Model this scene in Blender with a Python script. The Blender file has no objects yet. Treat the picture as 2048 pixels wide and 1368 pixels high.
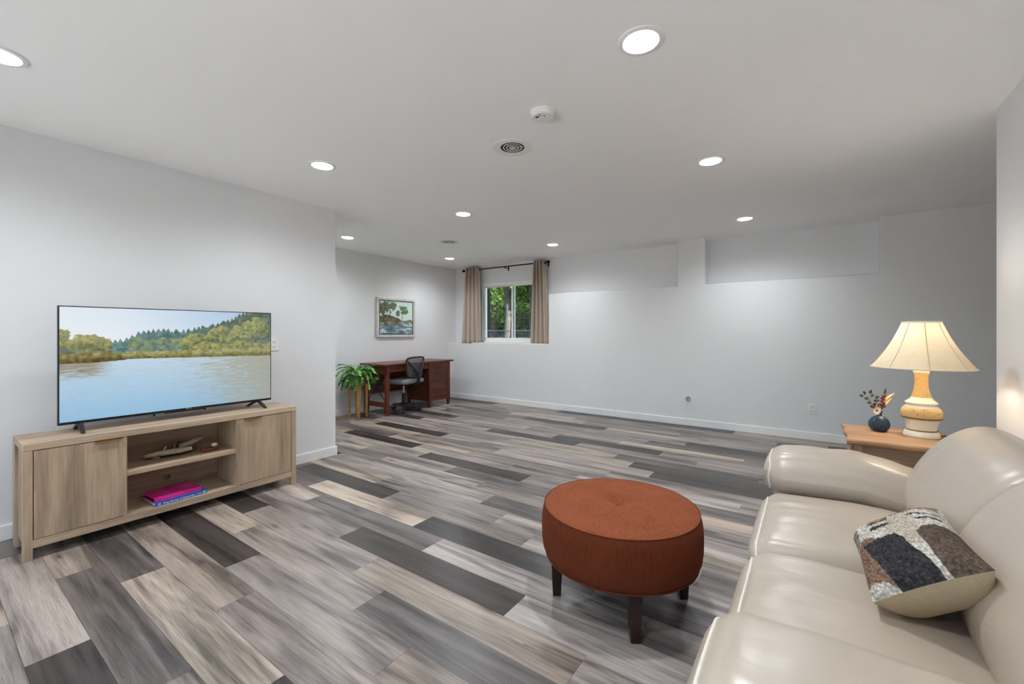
import bpy, bmesh, math, random
import numpy as np
from mathutils import Vector, Matrix
random.seed(7); RNG = np.random.default_rng(7)
SC = bpy.context.scene
COL = SC.collection

# ------------------------------------------------------------------ camera
YAW, EYE = 0.6125, 1.2031
cam_d = bpy.data.cameras.new('camera'); cam = bpy.data.objects.new('camera', cam_d); COL.objects.link(cam)
cam.location = (0, 0, EYE); cam.rotation_euler = (math.pi/2, 0, YAW)
cam_d.sensor_fit = 'HORIZONTAL'; cam_d.sensor_width = 36; cam_d.lens = 850.99/2048*36
cam_d.shift_y = -19.4/2048; cam_d.clip_start = 0.02; cam_d.clip_end = 200
SC.camera = cam
# ------------------------------------------------------------------ world, sun, exposure
W = bpy.data.worlds.new('World'); SC.world = W; W.use_nodes = True
wn = W.node_tree; wn.nodes.clear()
wo = wn.nodes.new('ShaderNodeOutputWorld'); wb = wn.nodes.new('ShaderNodeBackground'); ws = wn.nodes.new('ShaderNodeTexSky')
ws.sky_type = 'NISHITA'; ws.sun_disc = False; ws.sun_elevation = math.radians(48); ws.sun_rotation = math.radians(95)
wb.inputs['Strength'].default_value = 0.40
wn.links.new(ws.outputs[0], wb.inputs[0]); wn.links.new(wb.outputs[0], wo.inputs[0])
sun_d = bpy.data.lights.new('sun', 'SUN'); sun_d.energy = 36.0; sun_d.angle = 0.01; sun_d.color = (.985, .975, .955)
sun = bpy.data.objects.new('sun', sun_d); COL.objects.link(sun)
sun.location = (0, 0, 12); sun.rotation_mode = 'QUATERNION'; sun.rotation_quaternion = Vector((-.76, .06, -.64)).to_track_quat('-Z', 'Y')
# added fill lamp lying outside the made-up door, aimed up to brighten the ceiling
pl_d = bpy.data.lights.new('added_ceiling_fill', 'AREA'); pl_d.shape = 'RECTANGLE'; pl_d.size = 10.5; pl_d.size_y = 4.6; pl_d.energy = 670.0; pl_d.color = (1.0, 1.0, 1.0)
pl = bpy.data.objects.new('added_ceiling_fill', pl_d); COL.objects.link(pl); pl.location = (-1.75, -5.2, -.02); pl.rotation_euler = (math.pi, 0, 0)
SC.view_settings.view_transform = 'Standard'; SC.view_settings.look = 'None'
SC.view_settings.exposure = 0.80; SC.view_settings.gamma = 1.0; SC.view_settings.use_curve_mapping = False
LED_STRENGTH = 16.0                                 # the glowing diffusers
LED_POWER = 45.0                                    # the beam of each ceiling light, W
LED_COLOR = (0.91, 0.96, 1.0)
BULB_STRENGTH = 95.0
SC.cycles.max_bounces = 6; SC.cycles.diffuse_bounces = 6; SC.cycles.glossy_bounces = 3; SC.cycles.transmission_bounces = 6; SC.cycles.transparent_max_bounces = 8
SC.cycles.caustics_reflective = False; SC.cycles.caustics_refractive = False; SC.cycles.use_adaptive_sampling = True; SC.cycles.adaptive_threshold = 0.07; SC.cycles.adaptive_min_samples = 20; SC.cycles.use_light_tree = False; SC.cycles.time_limit = 1100
H = 2.4                                             # ceiling height
X_TV, X_FAR, Y_BACK, Y_NICHE, X_RIGHT = -3.819, -5.5375, 5.805, 6.019, 0.8165
Y_TVEND, Y_RIGHTEND, Y_FRONT, X_END = 2.421, 3.37, -2.6, 2.6

# ------------------------------------------------------------------ helpers
def lin(h):
    h = h.lstrip('#'); v = [int(h[i:i+2], 16)/255 for i in (0, 2, 4)]
    return tuple(c/12.92 if c <= .04045 else ((c+.055)/1.055)**2.4 for c in v)
def lin_arr(a):
    a = np.asarray(a, float)/255.0
    return np.where(a <= .04045, a/12.92, ((a+.055)/1.055)**2.4)

class NT:
    def __init__(s, name):
        s.m = bpy.data.materials.new(name); s.m.use_nodes = True; s.t = s.m.node_tree
        s.b = s.t.nodes['Principled BSDF']; s.out = s.t.nodes['Material Output']
    def n(s, typ, **kw):
        nd = s.t.nodes.new('ShaderNode'+typ)
        for k, v in kw.items():
            if hasattr(nd, k) and k not in nd.inputs: setattr(nd, k, v)
            else: nd.inputs[k].default_value = v
        return nd
    def l(s, a, b): s.t.links.new(a, b)
    def coords(s, scale=(1, 1, 1), kind='Object', rot=(0, 0, 0)):
        tc = s.n('TexCoord'); mp = s.n('Mapping'); mp.inputs['Scale'].default_value = scale; mp.inputs['Rotation'].default_value = rot
        s.l(tc.outputs[kind], mp.inputs[0]); return mp.outputs[0]
    def noise(s, vec, scale=1, detail=3, rough=.5, dist=0):
        nd = s.n('TexNoise'); nd.inputs['Scale'].default_value = scale; nd.inputs['Detail'].default_value = detail
        nd.inputs['Roughness'].default_value = rough; nd.inputs['Distortion'].default_value = dist
        s.l(vec, nd.inputs['Vector']); return nd.outputs['Fac']
    def ramp(s, fac, stops):
        r = s.n('ValToRGB'); el = r.color_ramp.elements
        while len(el) < len(stops): el.new(.5)
        for e, (p, c) in zip(el, stops): e.position = p; e.color = (*c, 1) if len(c) == 3 else c
        s.l(fac, r.inputs[0]); return r.outputs[0]
    def mix(s, fac, a, b, mode='MIX'):
        m = s.n('MixRGB'); m.blend_type = mode
        for sock, v in ((m.inputs[0], fac), (m.inputs[1], a), (m.inputs[2], b)):
            if isinstance(v, (int, float)): sock.default_value = v
            elif isinstance(v, tuple): sock.default_value = (*v, 1)
            else: s.l(v, sock)
        return m.outputs[0]
    def math(s, op, a, b=0.0):
        m = s.n('Math'); m.operation = op
        for sock, v in ((m.inputs[0], a), (m.inputs[1], b)):
            if isinstance(v, (int, float)): sock.default_value = v
            else: s.l(v, sock)
        return m.outputs[0]
    def bump(s, h, strength=.3, dist=.01):
        b = s.n('Bump'); b.inputs['Strength'].default_value = strength; b.inputs['Distance'].default_value = dist
        s.l(h, b.inputs['Height']); s.l(b.outputs[0], s.b.inputs['Normal'])
    def base(s, c, rough=.5, metal=0, spec=.5):
        if isinstance(c, tuple): s.b.inputs['Base Color'].default_value = (*c, 1)
        else: s.l(c, s.b.inputs['Base Color'])
        s.b.inputs['Roughness'].default_value = rough; s.b.inputs['Metallic'].default_value = metal
        s.b.inputs['Specular IOR Level'].default_value = spec
        return s.m

def plain(name, c, rough=.5, metal=0, spec=.5, vary=.06, vscale=25):
    t = NT(name); c = lin(c) if isinstance(c, str) else c
    f = t.noise(t.coords(), vscale, 3)
    lo = tuple(x*(1-vary) for x in c); hi = tuple(min(1, x*(1+vary)) for x in c)
    return t.base(t.ramp(f, [(.3, lo), (.7, hi)]), rough, metal, spec)
def wood(name, dark, mid, light, axis='x', rough=.5, sc=1.0, spec=.4):
    """streaky grain running along an axis of the object"""
    t = NT(name); a = 'xyz'.index(axis)
    s1 = [14*sc]*3; s1[a] = 1.1*sc; s2 = [110*sc]*3; s2[a] = 5*sc; s3 = [4*sc]*3; s3[a] = .8*sc
    f1 = t.noise(t.coords(tuple(s1)), 1, 5, .6, .6); f2 = t.noise(t.coords(tuple(s2)), 1, 3, .6); f3 = t.noise(t.coords(tuple(s3)), 1, 3, .5, 1.2)
    f = t.math('ADD', t.math('MULTIPLY', f1, .5), t.math('ADD', t.math('MULTIPLY', f2, .22), t.math('MULTIPLY', f3, .28)))
    c = t.ramp(f, [(.36, lin(dark)), (.5, lin(mid)), (.66, lin(light))])
    t.bump(f2, .12, .002)
    return t.base(c, rough, 0, spec)
def attr_mat(name, emit=0.0, rough=.5, spec=.5):
    t = NT(name); a = t.n('Attribute'); a.attribute_name = 'Col'
    if emit:
        t.m.cycles.emission_sampling = 'NONE'
        t.base((.004, .004, .004), rough, 0, spec)
        t.l(a.outputs['Color'], t.b.inputs['Emission Color']); t.b.inputs['Emission Strength'].default_value = emit
        return t.m
    return t.base(a.outputs['Color'], rough, 0, spec)

def wloc(o):
    v = Vector((0, 0, 0))
    while o is not None: v += o.location; o = o.parent
    return v
class MB:
    def __init__(s): s.v = []; s.f = []
    def add(s, vs, fs):
        b = len(s.v); s.v += [tuple(p) for p in vs]; s.f += [tuple(i+b for i in f) for f in fs]; return s
    def box(s, x0, x1, y0, y1, z0, z1):
        return s.add([(x0, y0, z0), (x1, y0, z0), (x1, y1, z0), (x0, y1, z0), (x0, y0, z1), (x1, y0, z1), (x1, y1, z1), (x0, y1, z1)],
                     [(0, 3, 2, 1), (4, 5, 6, 7), (0, 1, 5, 4), (1, 2, 6, 5), (2, 3, 7, 6), (3, 0, 4, 7)])
    def taper(s, c0, w0, c1, w1):                   # square post between two centres
        vs = []
        for c, w in ((c0, w0), (c1, w1)):
            wx, wy = w if isinstance(w, tuple) else (w, w)
            vs += [(c[0]-wx/2, c[1]-wy/2, c[2]), (c[0]+wx/2, c[1]-wy/2, c[2]), (c[0]+wx/2, c[1]+wy/2, c[2]), (c[0]-wx/2, c[1]+wy/2, c[2])]
        return s.add(vs, [(0, 3, 2, 1), (4, 5, 6, 7), (0, 1, 5, 4), (1, 2, 6, 5), (2, 3, 7, 6), (3, 0, 4, 7)])
    def tube(s, path, r, n=8, cap=True, closed=False):
        P = [Vector(p) for p in path]; m = len(P); rings = []
        R = r if isinstance(r, (list, tuple)) else [r]*m
        up = Vector((0, 0, 1)); pn = None
        for i in range(m):
            if closed: t = (P[(i+1) % m]-P[i-1]).normalized()
            else: t = (P[min(i+1, m-1)]-P[max(i-1, 0)]).normalized()
            if pn is None:
                a = up if abs(t.dot(up)) < .95 else Vector((1, 0, 0)); nrm = (a-t*a.dot(t)).normalized()
            else: nrm = (pn-t*pn.dot(t)).normalized()
            pn = nrm; bn = t.cross(nrm)
            rings.append([P[i]+(nrm*math.cos(2*math.pi*k/n)+bn*math.sin(2*math.pi*k/n))*R[i] for k in range(n)])
        return s.loft(rings, cap and not closed, closed)
    def loft(s, rings, cap=True, closed=False):
        n = len(rings[0]); m = len(rings); vs = [p for r in rings for p in r]; fs = []
        for i in range(m if closed else m-1):
            a = i*n; b = ((i+1) % m)*n
            for k in range(n): fs.append((a+k, a+(k+1) % n, b+(k+1) % n, b+k))
        if cap: fs += [tuple(reversed(range(n))), tuple(range((m-1)*n, m*n))]
        return s.add(vs, fs)
    def lathe(s, prof, c=(0, 0, 0), n=40, cap0=True, cap1=True):
        rings = [[(c[0]+r*math.cos(2*math.pi*k/n), c[1]+r*math.sin(2*math.pi*k/n), c[2]+z) for k in range(n)] for r, z in prof]
        m = len(rings); vs = [p for r in rings for p in r]; fs = []
        for i in range(m-1):
            for k in range(n): fs.append((i*n+k, i*n+(k+1) % n, (i+1)*n+(k+1) % n, (i+1)*n+k))
        if cap0: fs.append(tuple(reversed(range(n))))
        if cap1: fs.append(tuple(range((m-1)*n, m*n)))
        return s.add(vs, fs)
    def rbox(s, x0, x1, y0, y1, z0, z1, r, n=14, fn=None):
        """rounded box; fn(u,v,w,p) may move each point, u,v,w in -1..1"""
        c = np.array([(x0+x1)/2, (y0+y1)/2, (z0+z1)/2]); h = np.array([x1-x0, y1-y0, z1-z0])/2
        r = np.minimum(np.full(3, r), h*.999); idx = {}; vs = []; fs = []
        ax = []
        for d in range(3):
            f = 1-r[d]/h[d]
            ax.append(sorted(set([round(-1+(1-f)*k/5, 5) for k in range(6)]+[round(f*(-1+2*k/n), 5) for k in range(n+1)]+[round(f+(1-f)*k/5, 5) for k in range(6)])))
        def vid(u):
            key = tuple(round(q, 5) for q in u)
            if key in idx: return idx[key]
            u = np.array(u); q = u*h; inn = np.clip(q, -(h-r), h-r); d = (q-inn)/r; L = np.linalg.norm(d)
            p = inn+(d/L*r if L > 1e-9 else 0)+c
            if fn is not None: p = np.array(fn(u[0], u[1], u[2], p))
            idx[key] = len(vs); vs.append(tuple(p)); return idx[key]
        for d in range(3):
            A, B = [k for k in range(3) if k != d]
            for sg in (-1.0, 1.0):
                for i in range(len(ax[A])-1):
                    for j in range(len(ax[B])-1):
                        q = []
                        for (a, b) in ((i, j), (i+1, j), (i+1, j+1), (i, j+1)):
                            u = [0, 0, 0]; u[d] = sg; u[A] = ax[A][a]; u[B] = ax[B][b]; q.append(vid(u))
                        if (sg > 0) == (d == 1): q.reverse()
                        fs.append(tuple(q))
        return s.add(vs, fs)
    def sphere(s, c, r, n=12, m=8):
        rx, ry, rz = r if isinstance(r, tuple) else (r, r, r)
        rings = [[(c[0]+rx*math.sin(math.pi*i/m)*math.cos(2*math.pi*k/n), c[1]+ry*math.sin(math.pi*i/m)*math.sin(2*math.pi*k/n), c[2]-rz*math.cos(math.pi*i/m)) for k in range(n)] for i in range(1, m)]
        b = len(s.v); s.loft(rings, False)
        s.v += [(c[0], c[1], c[2]-rz), (c[0], c[1], c[2]+rz)]; e = len(s.v)
        for k in range(n):
            s.f.append((b+(k+1) % n, b+k, e-2)); s.f.append((b+(m-2)*n+k, b+(m-2)*n+(k+1) % n, e-1))
        return s
    def xf(s, M):
        s.v = [tuple(M @ Vector(p)) for p in s.v]; return s
    def build(s, name, mat, parent=None, origin=None, smooth=None, bevel=0, local=False, kind=None):
        me = bpy.data.meshes.new(name)
        off = wloc(parent) if parent is not None else Vector(origin or (0, 0, 0))
        if local: off = Vector((0, 0, 0))
        me.from_pydata([(p[0]-off.x, p[1]-off.y, p[2]-off.z) for p in s.v], [], s.f); me.update()
        if mat is not None: me.materials.append(mat)
        if smooth is not None:
            me.polygons.foreach_set('use_smooth', [True]*len(me.polygons))
            if smooth < 180: me.set_sharp_from_angle(angle=math.radians(smooth))
        o = bpy.data.objects.new(name, me); COL.objects.link(o)
        if parent is not None: o.parent = parent
        elif not local: o.location = off
        if bevel:
            b = o.modifiers.new('bevel', 'BEVEL'); b.width = bevel; b.segments = 2; b.limit_method = 'ANGLE'; b.angle_limit = math.radians(50)
        if kind: o['kind'] = kind
        return o
def B(*a): return MB().box(*a)
def tag(o, label, cat, group=None):
    o['label'] = label; o['category'] = cat
    if group: o['group'] = group
    return o
def thing(name, label, cat, loc, rz=0, group=None):
    o = bpy.data.objects.new(name, None); COL.objects.link(o); o.empty_display_size = .05
    o.location = loc; o.rotation_euler = (0, 0, rz); return tag(o, label, cat, group)
def struct(o): o['kind'] = 'structure'; return o
def copy_tree(o, parent=None):
    c = o.copy(); COL.objects.link(c); c.parent = parent
    for ch in list(o.children): copy_tree(ch, c)
    return c
def text_mesh(body, size, depth=.0006):
    cu = bpy.data.curves.new('lettering', 'FONT'); cu.body = body; cu.size = size; cu.extrude = depth; cu.align_x = 'CENTER'; cu.align_y = 'CENTER'; cu.resolution_u = 3
    o = bpy.data.objects.new('lettering', cu); COL.objects.link(o)
    me = bpy.data.meshes.new_from_object(o.evaluated_get(bpy.context.evaluated_depsgraph_get()))
    bpy.data.objects.remove(o); bpy.data.curves.remove(cu)
    return me
def fbm(u, v, su, sv, seed, oct=4, gain=.5):
    """value noise on numpy arrays, 0..1"""
    r = np.random.default_rng(seed); tot = 0; amp = 1; out = np.zeros_like(u)
    for o in range(oct):
        g = r.random((64, 64)); x = u*su*2**o; y = v*sv*2**o
        i = np.floor(x).astype(int); j = np.floor(y).astype(int); fx = x-i; fy = y-j; fx = fx*fx*(3-2*fx); fy = fy*fy*(3-2*fy)
        a = g[i % 64, j % 64]; b = g[(i+1) % 64, j % 64]; c = g[i % 64, (j+1) % 64]; d = g[(i+1) % 64, (j+1) % 64]
        out += amp*((a*(1-fx)+b*fx)*(1-fy)+(c*(1-fx)+d*fx)*fy); tot += amp; amp *= gain
    return out/tot
def sstep(a, b, x): t = np.clip((x-a)/(b-a), 0, 1); return t*t*(3-2*t)
def picture(name, img, p00, pu, pv, mat, parent):
    """a flat printed picture: grid of faces coloured from img(u,v) (sRGB 0..255); p00 top-left, pu to the right, pv down"""
    fn, nu, nv = img
    u, v = np.meshgrid(np.linspace(0, 1, nu+1), np.linspace(0, 1, nv+1)); col = lin_arr(np.clip(fn(u, v), 0, 255))
    off = wloc(parent); p = np.array(p00)-np.array(off); P = p+u[..., None]*np.array(pu)+v[..., None]*np.array(pv)
    i = np.arange(nv)[:, None]*(nu+1)+np.arange(nu)[None, :]
    F = np.stack([i, i+nu+1, i+nu+2, i+1], -1).reshape(-1, 4)
    me = bpy.data.meshes.new(name); me.from_pydata(P.reshape(-1, 3).tolist(), [], F.tolist()); me.update()
    at = me.color_attributes.new('Col', 'FLOAT_COLOR', 'POINT')
    at.data.foreach_set('color', np.concatenate([col.reshape(-1, 3), np.ones((col.size//3, 1))], 1).ravel().astype(np.float32))
    me.materials.append(mat); o = bpy.data.objects.new(name, me); COL.objects.link(o); o.parent = parent; return o

# ------------------------------------------------------------------ surface materials
def paint(name, c, tex=.05, sc=160, rough=.75):
    t = NT(name); f = t.noise(t.coords(kind='Object'), sc, 3); g = t.noise(t.coords(kind='Object'), 1.2, 2)
    c = lin(c); col = t.ramp(g, [(.3, tuple(x*.985 for x in c)), (.7, tuple(min(1, x*1.01) for x in c))])
    t.bump(f, tex, .003); return t.base(col, rough, 0, .3)
M_WALL = paint('wall_paint', '#e4e4e5'); M_CEIL = paint('ceiling_paint', '#fbfbfb', .16, 70, .85)
M_TRIM = plain('white_trim_paint', '#eeeeed', .35, vary=.01)
M_PLASTIC = plain('white_plastic', '#ececea', .35, vary=.01)
M_BLACK = plain('black_plastic', '#141517', .35, vary=.1)
M_DARKMETAL = plain('dark_bronze_metal', '#1c1917', .4, .7, vary=.1)
M_SLOT = plain('dark_slot', '#141414', .6, vary=.05)
M_STEEL = plain('brushed_steel', '#b9b9b8', .3, 1.0, vary=.04)

def plank_material():
    t = NT('vinyl_plank_floor'); oi = t.n('ObjectInfo'); tc = t.n('TexCoord')
    r = t.n('CombineXYZ'); t.l(t.math('MULTIPLY', oi.outputs['Random'], 37.0), r.inputs[0]); t.l(t.math('MULTIPLY', oi.outputs['Random'], 91.0), r.inputs[1])
    ad = t.n('VectorMath'); ad.operation = 'ADD'; t.l(tc.outputs['Object'], ad.inputs[0]); t.l(r.outputs[0], ad.inputs[1])
    def co(s):
        m = t.n('Mapping'); m.inputs['Scale'].default_value = s; t.l(ad.outputs[0], m.inputs[0]); return m.outputs[0]
    band = t.noise(co((.85, 10, 1)), 1, 3, .55, .8)
    blot = t.noise(co((1.7, 5.0, 1)), 1, 2, .5, .4)
    fine = t.noise(co((7, 190, 1)), 1, 4, .65)
    streak = t.noise(co((2.2, 42, 1)), 1, 3, .6, .8)
    ring = t.n('TexWave'); ring.wave_type = 'BANDS'; ring.bands_direction = 'Y'; ring.inputs['Scale'].default_value = 8; ring.inputs['Distortion'].default_value = 14
    ring.inputs['Detail'].default_value = 1.5; ring.inputs['Detail Scale'].default_value = .55; t.l(co((1.5, 7.0, 1)), ring.inputs['Vector'])
    crack = t.noise(co((4, 46, 1)), 1, 5, .75, 2.0)
    knot = t.n('TexVoronoi'); knot.inputs['Scale'].default_value = 1.0; t.l(co((1.7, 6.5, 1)), knot.inputs['Vector'])
    # long tonal bands, from the plank's own colour towards its darker and paler grain
    lo = t.mix(1.0, oi.outputs['Color'], (.40, .375, .38), 'MULTIPLY'); hi = t.mix(1.0, oi.outputs['Color'], (1.56, 1.51, 1.45), 'MULTIPLY')
    fac = t.ramp(t.math('ADD', t.math('MULTIPLY', band, .52), t.math('ADD', t.math('MULTIPLY', blot, .20), t.math('MULTIPLY', streak, .28))), [(.40, (0, 0, 0)), (.47, (.35, .35, .35)), (.52, (.62, .62, .62)), (.61, (1, 1, 1))])
    c = t.mix(fac, lo, hi)
    rm = t.ramp(blot, [(.50, (0, 0, 0)), (.62, (.7, .7, .7))])
    rl = t.mix(rm, (1, 1, 1), t.ramp(ring.outputs['Fac'], [(.12, (.66, .64, .64)), (.42, (1.03, 1.03, 1.03))]))
    c = t.mix(1.0, c, rl, 'MULTIPLY')
    c = t.mix(1.0, c, t.ramp(fine, [(.3, (.76, .75, .75)), (.7, (1.15, 1.15, 1.15))]), 'MULTIPLY')
    c = t.mix(1.0, c, t.ramp(crack, [(.31, (.28, .26, .25)), (.36, (1, 1, 1))]), 'MULTIPLY')
    c = t.mix(1.0, c, t.ramp(knot.outputs['Distance'], [(.03, (.35, .32, .31)), (.10, (.8, .79, .79)), (.2, (1, 1, 1))]), 'MULTIPLY')
    t.bump(fine, .10, .0015)
    t.base(c, .33, 0, .5)
    t.l(t.ramp(fine, [(.3, (.27, .27, .27)), (.7, (.40, .40, .40))]), t.b.inputs['Roughness'])
    return t.m
M_PLANK = plank_material()

# ------------------------------------------------------------------ the room: floor of planks
floor = struct(B(X_FAR-.12, X_END+.12, Y_FRONT-.12, Y_BACK+.25, -.14, -.006).build('floor', plain('underlay', '#2c2a29', .8)))
PW, PB, PL = .1733, .243, 1.2
ROWS = {0: (-5.912, "...LD..."), 1: (-5.407, "..TGM..."), 2: (-5.113, "..GCD..."), 3: (-5.712, "...TMM.."), 4: (-6.050, "...DMT.."), 5: (-5.222, "..CMGL.."),
 6: (-5.484, "..DMTL.."), 7: (-5.867, "...MDL.."), 8: (-5.354, "..CGLM.."), 9: (-5.622, "..GCDG.."), 10: (-6.139, "...DMLG."), 11: (-5.249, "..CMLG.."),
 12: (-5.508, "...LGC.."), 13: (-5.745, "..MLMLD."), 14: (-6.194, "..CMGML."), 15: (-5.520, "..CDMC.."), 16: (-5.803, "..DLMG.."), 17: (-5.197, ".GCMLL.."),
 18: (-5.010, ".CMLML.."), 19: (-5.904, "..DLLDM."), 20: (-6.140, "...MCDD."), 21: (-5.151, ".LMCGG.."), 22: (-5.656, ".DLDMM.."), 23: (-6.021, "...MDMG."),
 24: (-5.312, ".DLMCM.."), 25: (-5.068, ".LMMGD.."), 26: (-5.902, "..GMMD.."), 27: (-5.690, "..MDCM.."), 28: (-6.061, "..GLMM.."), 29: (-5.101, ".MLMM..."),
 30: (-5.853, "..TMMMD."), 31: (-5.557, ".DTDDT..")}
TONE = {'D': (.050, .041, .038), 'G': (.132, .117, .112), 'M': (.228, .199, .188), 'L': (.320, .286, .269), 'C': (.368, .315, .264), 'T': (.268, .225, .190)}
plank_cache = {}
def plank(x0, x1, y0, y1, tone):
    g = .0003; key = (round(x1-x0, 3), round(y1-y0, 3))
    if key not in plank_cache:
        hx, hy = (x1-x0)/2-g, (y1-y0)/2-g; b = .0006
        mb = MB(); mb.loft([[(-hx, -hy, -.006), (hx, -hy, -.006), (hx, hy, -.006), (-hx, hy, -.006)], [(-hx, -hy, -b), (hx, -hy, -b), (hx, hy, -b), (-hx, hy, -b)],
                            [(-hx+b, -hy+b, 0), (hx-b, -hy+b, 0), (hx-b, hy-b, 0), (-hx+b, hy-b, 0)]])
        me = bpy.data.meshes.new('plank'); me.from_pydata(mb.v, [], mb.f); me.update(); me.materials.append(M_PLANK); plank_cache[key] = me
    o = bpy.data.objects.new('plank', plank_cache[key]); COL.objects.link(o); o.parent = floor
    o.location = ((x0+x1)/2, (y0+y1)/2, 0); k = random.uniform(.9, 1.1); c = TONE[tone]; w = random.uniform(-.03, .03)
    o.color = (c[0]*k*(1+w), c[1]*k, c[2]*k*(1-w), 1)
for i in range(-16, 33):
    y0, y1 = PB+i*PW, PB+(i+1)*PW
    y0 = max(y0, Y_FRONT); y1 = min(y1, Y_BACK)
    if y1-y0 < .02: continue
    x0, tones = ROWS.get(i, (-5.9+random.random()*1.1, ''))
    my = (y0+y1)/2
    lo = X_TV if my < Y_TVEND else X_FAR; hi = X_RIGHT if my < Y_RIGHTEND else X_END
    for k in range(-1, 8):
        a = max(x0+k*PL, lo); b = min(x0+(k+1)*PL, hi)
        if b-a < .03: continue
        tn = tones[k+1] if 0 <= k+1 < len(tones) else '.'
        if tn == '.': tn = random.choice('MMMLLGGCTD')
        plank(a, b, y0, y1, tn)

# ------------------------------------------------------------------ walls and ceiling
TH = .12
struct(B(X_FAR-TH, X_TV, Y_FRONT-TH, Y_TVEND, 0, H).build('wall_left', M_WALL, smooth=30))
struct(B(X_FAR-TH, X_FAR, Y_TVEND, 6.35, 0, H).build('wall_alcove', M_WALL))
DX0, DX1, DH = -3.60, .62, 2.16                         # made-up glazed opening behind the viewpoint, lets the fill light in
struct(MB().box(X_TV, DX0, Y_FRONT-TH, Y_FRONT, 0, H).box(DX1, X_END+TH, Y_FRONT-TH, Y_FRONT, 0, H).box(DX0, DX1, Y_FRONT-TH, Y_FRONT, DH, H).build('wall_front', M_WALL))
struct(B(X_RIGHT, X_END+TH, Y_FRONT, Y_RIGHTEND, 0, H).build('wall_right', M_WALL))
struct(B(X_END, X_END+TH, Y_RIGHTEND, 6.35, 0, H).build('wall_end', M_WALL))
WX0, WX1, WZ0, WZ1 = -4.95, -3.52, 1.03, 2.09            # window opening
SILL, LEDGE = 1.0, 1.807
wb_ = MB()
def cells(xs, zs, yf, yb, solid):                        # one wall slab out of abutting cells
    for i in range(len(xs)-1):
        for j in range(len(zs)-1):
            if solid((xs[i]+xs[i+1])/2, (zs[j]+zs[j+1])/2): wb_.box(xs[i], xs[i+1], yf, yb, zs[j], zs[j+1])
cells([X_FAR, WX0, WX1, X_END], [0, WZ0, WZ1, H], Y_NICHE, 6.24, lambda x, z: not (WX0 < x < WX1 and WZ0 < z < WZ1))
struct(wb_.build('wall_back', M_WALL))
OUT = [(X_FAR, -.02), (X_END, -.02), (X_END, H+.02), (.598, H+.02), (.598, LEDGE), (-1.096, LEDGE), (-1.096, H+.02), (-1.427, H+.02), (-1.427, LEDGE), (-3.377, LEDGE), (-3.377, SILL), (X_FAR, SILL)]
fw_ = MB(); n_ = len(OUT)                                # furred-out front of the back wall, with its niches and rounded drywall corners
fw_.add([(x, Y_BACK, z) for x, z in OUT]+[(x, Y_NICHE, z) for x, z in OUT], [tuple(range(n_)), tuple(reversed(range(n_, 2*n_)))]+[(k+n_, (k+1) % n_+n_, (k+1) % n_, k) for k in range(n_)])
fo_ = struct(fw_.build('wall_back_front', M_WALL)); bv_ = fo_.modifiers.new('bevel', 'BEVEL'); bv_.width = .007; bv_.segments = 3; bv_.limit_method = 'ANGLE'
struct(B(X_FAR-TH, X_END+TH, Y_FRONT-TH, 6.35, H, H+.15).build('ceiling', M_CEIL))
BH, BT = .087, .013
def baseboard(name, x0, x1, y0, y1): return struct(B(x0, x1, y0, y1, 0, BH).build(name, M_TRIM, bevel=.003))
baseboard('baseboard_left', X_TV, X_TV+BT, Y_FRONT, Y_TVEND+BT)
baseboard('baseboard_left_return', X_FAR+BT, X_TV, Y_TVEND, Y_TVEND+BT)
baseboard('baseboard_alcove', X_FAR, X_FAR+BT, Y_TVEND+BT, Y_BACK-BT)
baseboard('baseboard_back', X_FAR, X_END-BT, Y_BACK-BT, Y_BACK)
baseboard('baseboard_right', X_RIGHT-BT, X_RIGHT, Y_FRONT, Y_RIGHTEND+BT)
baseboard('baseboard_right_return', X_RIGHT, X_END-BT, Y_RIGHTEND, Y_RIGHTEND+BT)
baseboard('baseboard_end', X_END-BT, X_END, Y_RIGHTEND+BT, Y_BACK-BT)

# ------------------------------------------------------------------ window
def glass_mat():
    t = NT('window_glass'); t.base((1, 1, 1), .0, 0, .5); t.b.inputs['IOR'].default_value = 1.45
    tr = t.n('BsdfTransparent'); gl = t.n('BsdfGlossy'); gl.inputs['Roughness'].default_value = .02
    tr.inputs[0].default_value = (.95, .97, .97, 1)
    fr = t.n('Fresnel'); fr.inputs[0].default_value = 1.45; mx = t.n('MixShader')
    t.l(fr.outputs[0], mx.inputs[0]); t.l(tr.outputs[0], mx.inputs[1]); t.l(gl.outputs[0], mx.inputs[2]); t.l(mx.outputs[0], t.out.inputs[0]); return t.m
M_GLASS = glass_mat()
win = struct(MB().box(WX0, WX1, 6.03, 6.11, WZ1-.065, WZ1).box(WX0, WX1, 6.03, 6.11, WZ0, WZ0+.045).box(WX0, WX0+.045, 6.03, 6.11, WZ0+.045, WZ1-.065).box(WX1-.045, WX1, 6.03, 6.11, WZ0+.045, WZ1-.065).build('window_1', M_TRIM, bevel=.003))
cx = -4.238
for nm, a, b, yy in (('fixed', WX0+.045, cx+.022, 6.075), ('slider', cx-.022, WX1-.045, 6.045)):
    z0, z1 = WZ0+.045, WZ1-.065; s = .03
    sash = MB().box(a, b, yy, yy+.028, z0, z0+s).box(a, b, yy, yy+.028, z1-s*.6, z1).box(a, a+s, yy, yy+.028, z0+s, z1-s*.6).box(b-s, b, yy, yy+.028, z0+s, z1-s*.6).build('sash', M_TRIM, win, bevel=.002)
    B(a+s-.002, b-s+.002, yy+.011, yy+.017, z0+s-.002, z1-s*.6+.002).build('pane', M_GLASS, sash)
B(WX0, -3.377, 5.806, 6.03, SILL, SILL+.022).build('window_sill', M_TRIM, win, bevel=.004)

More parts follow.
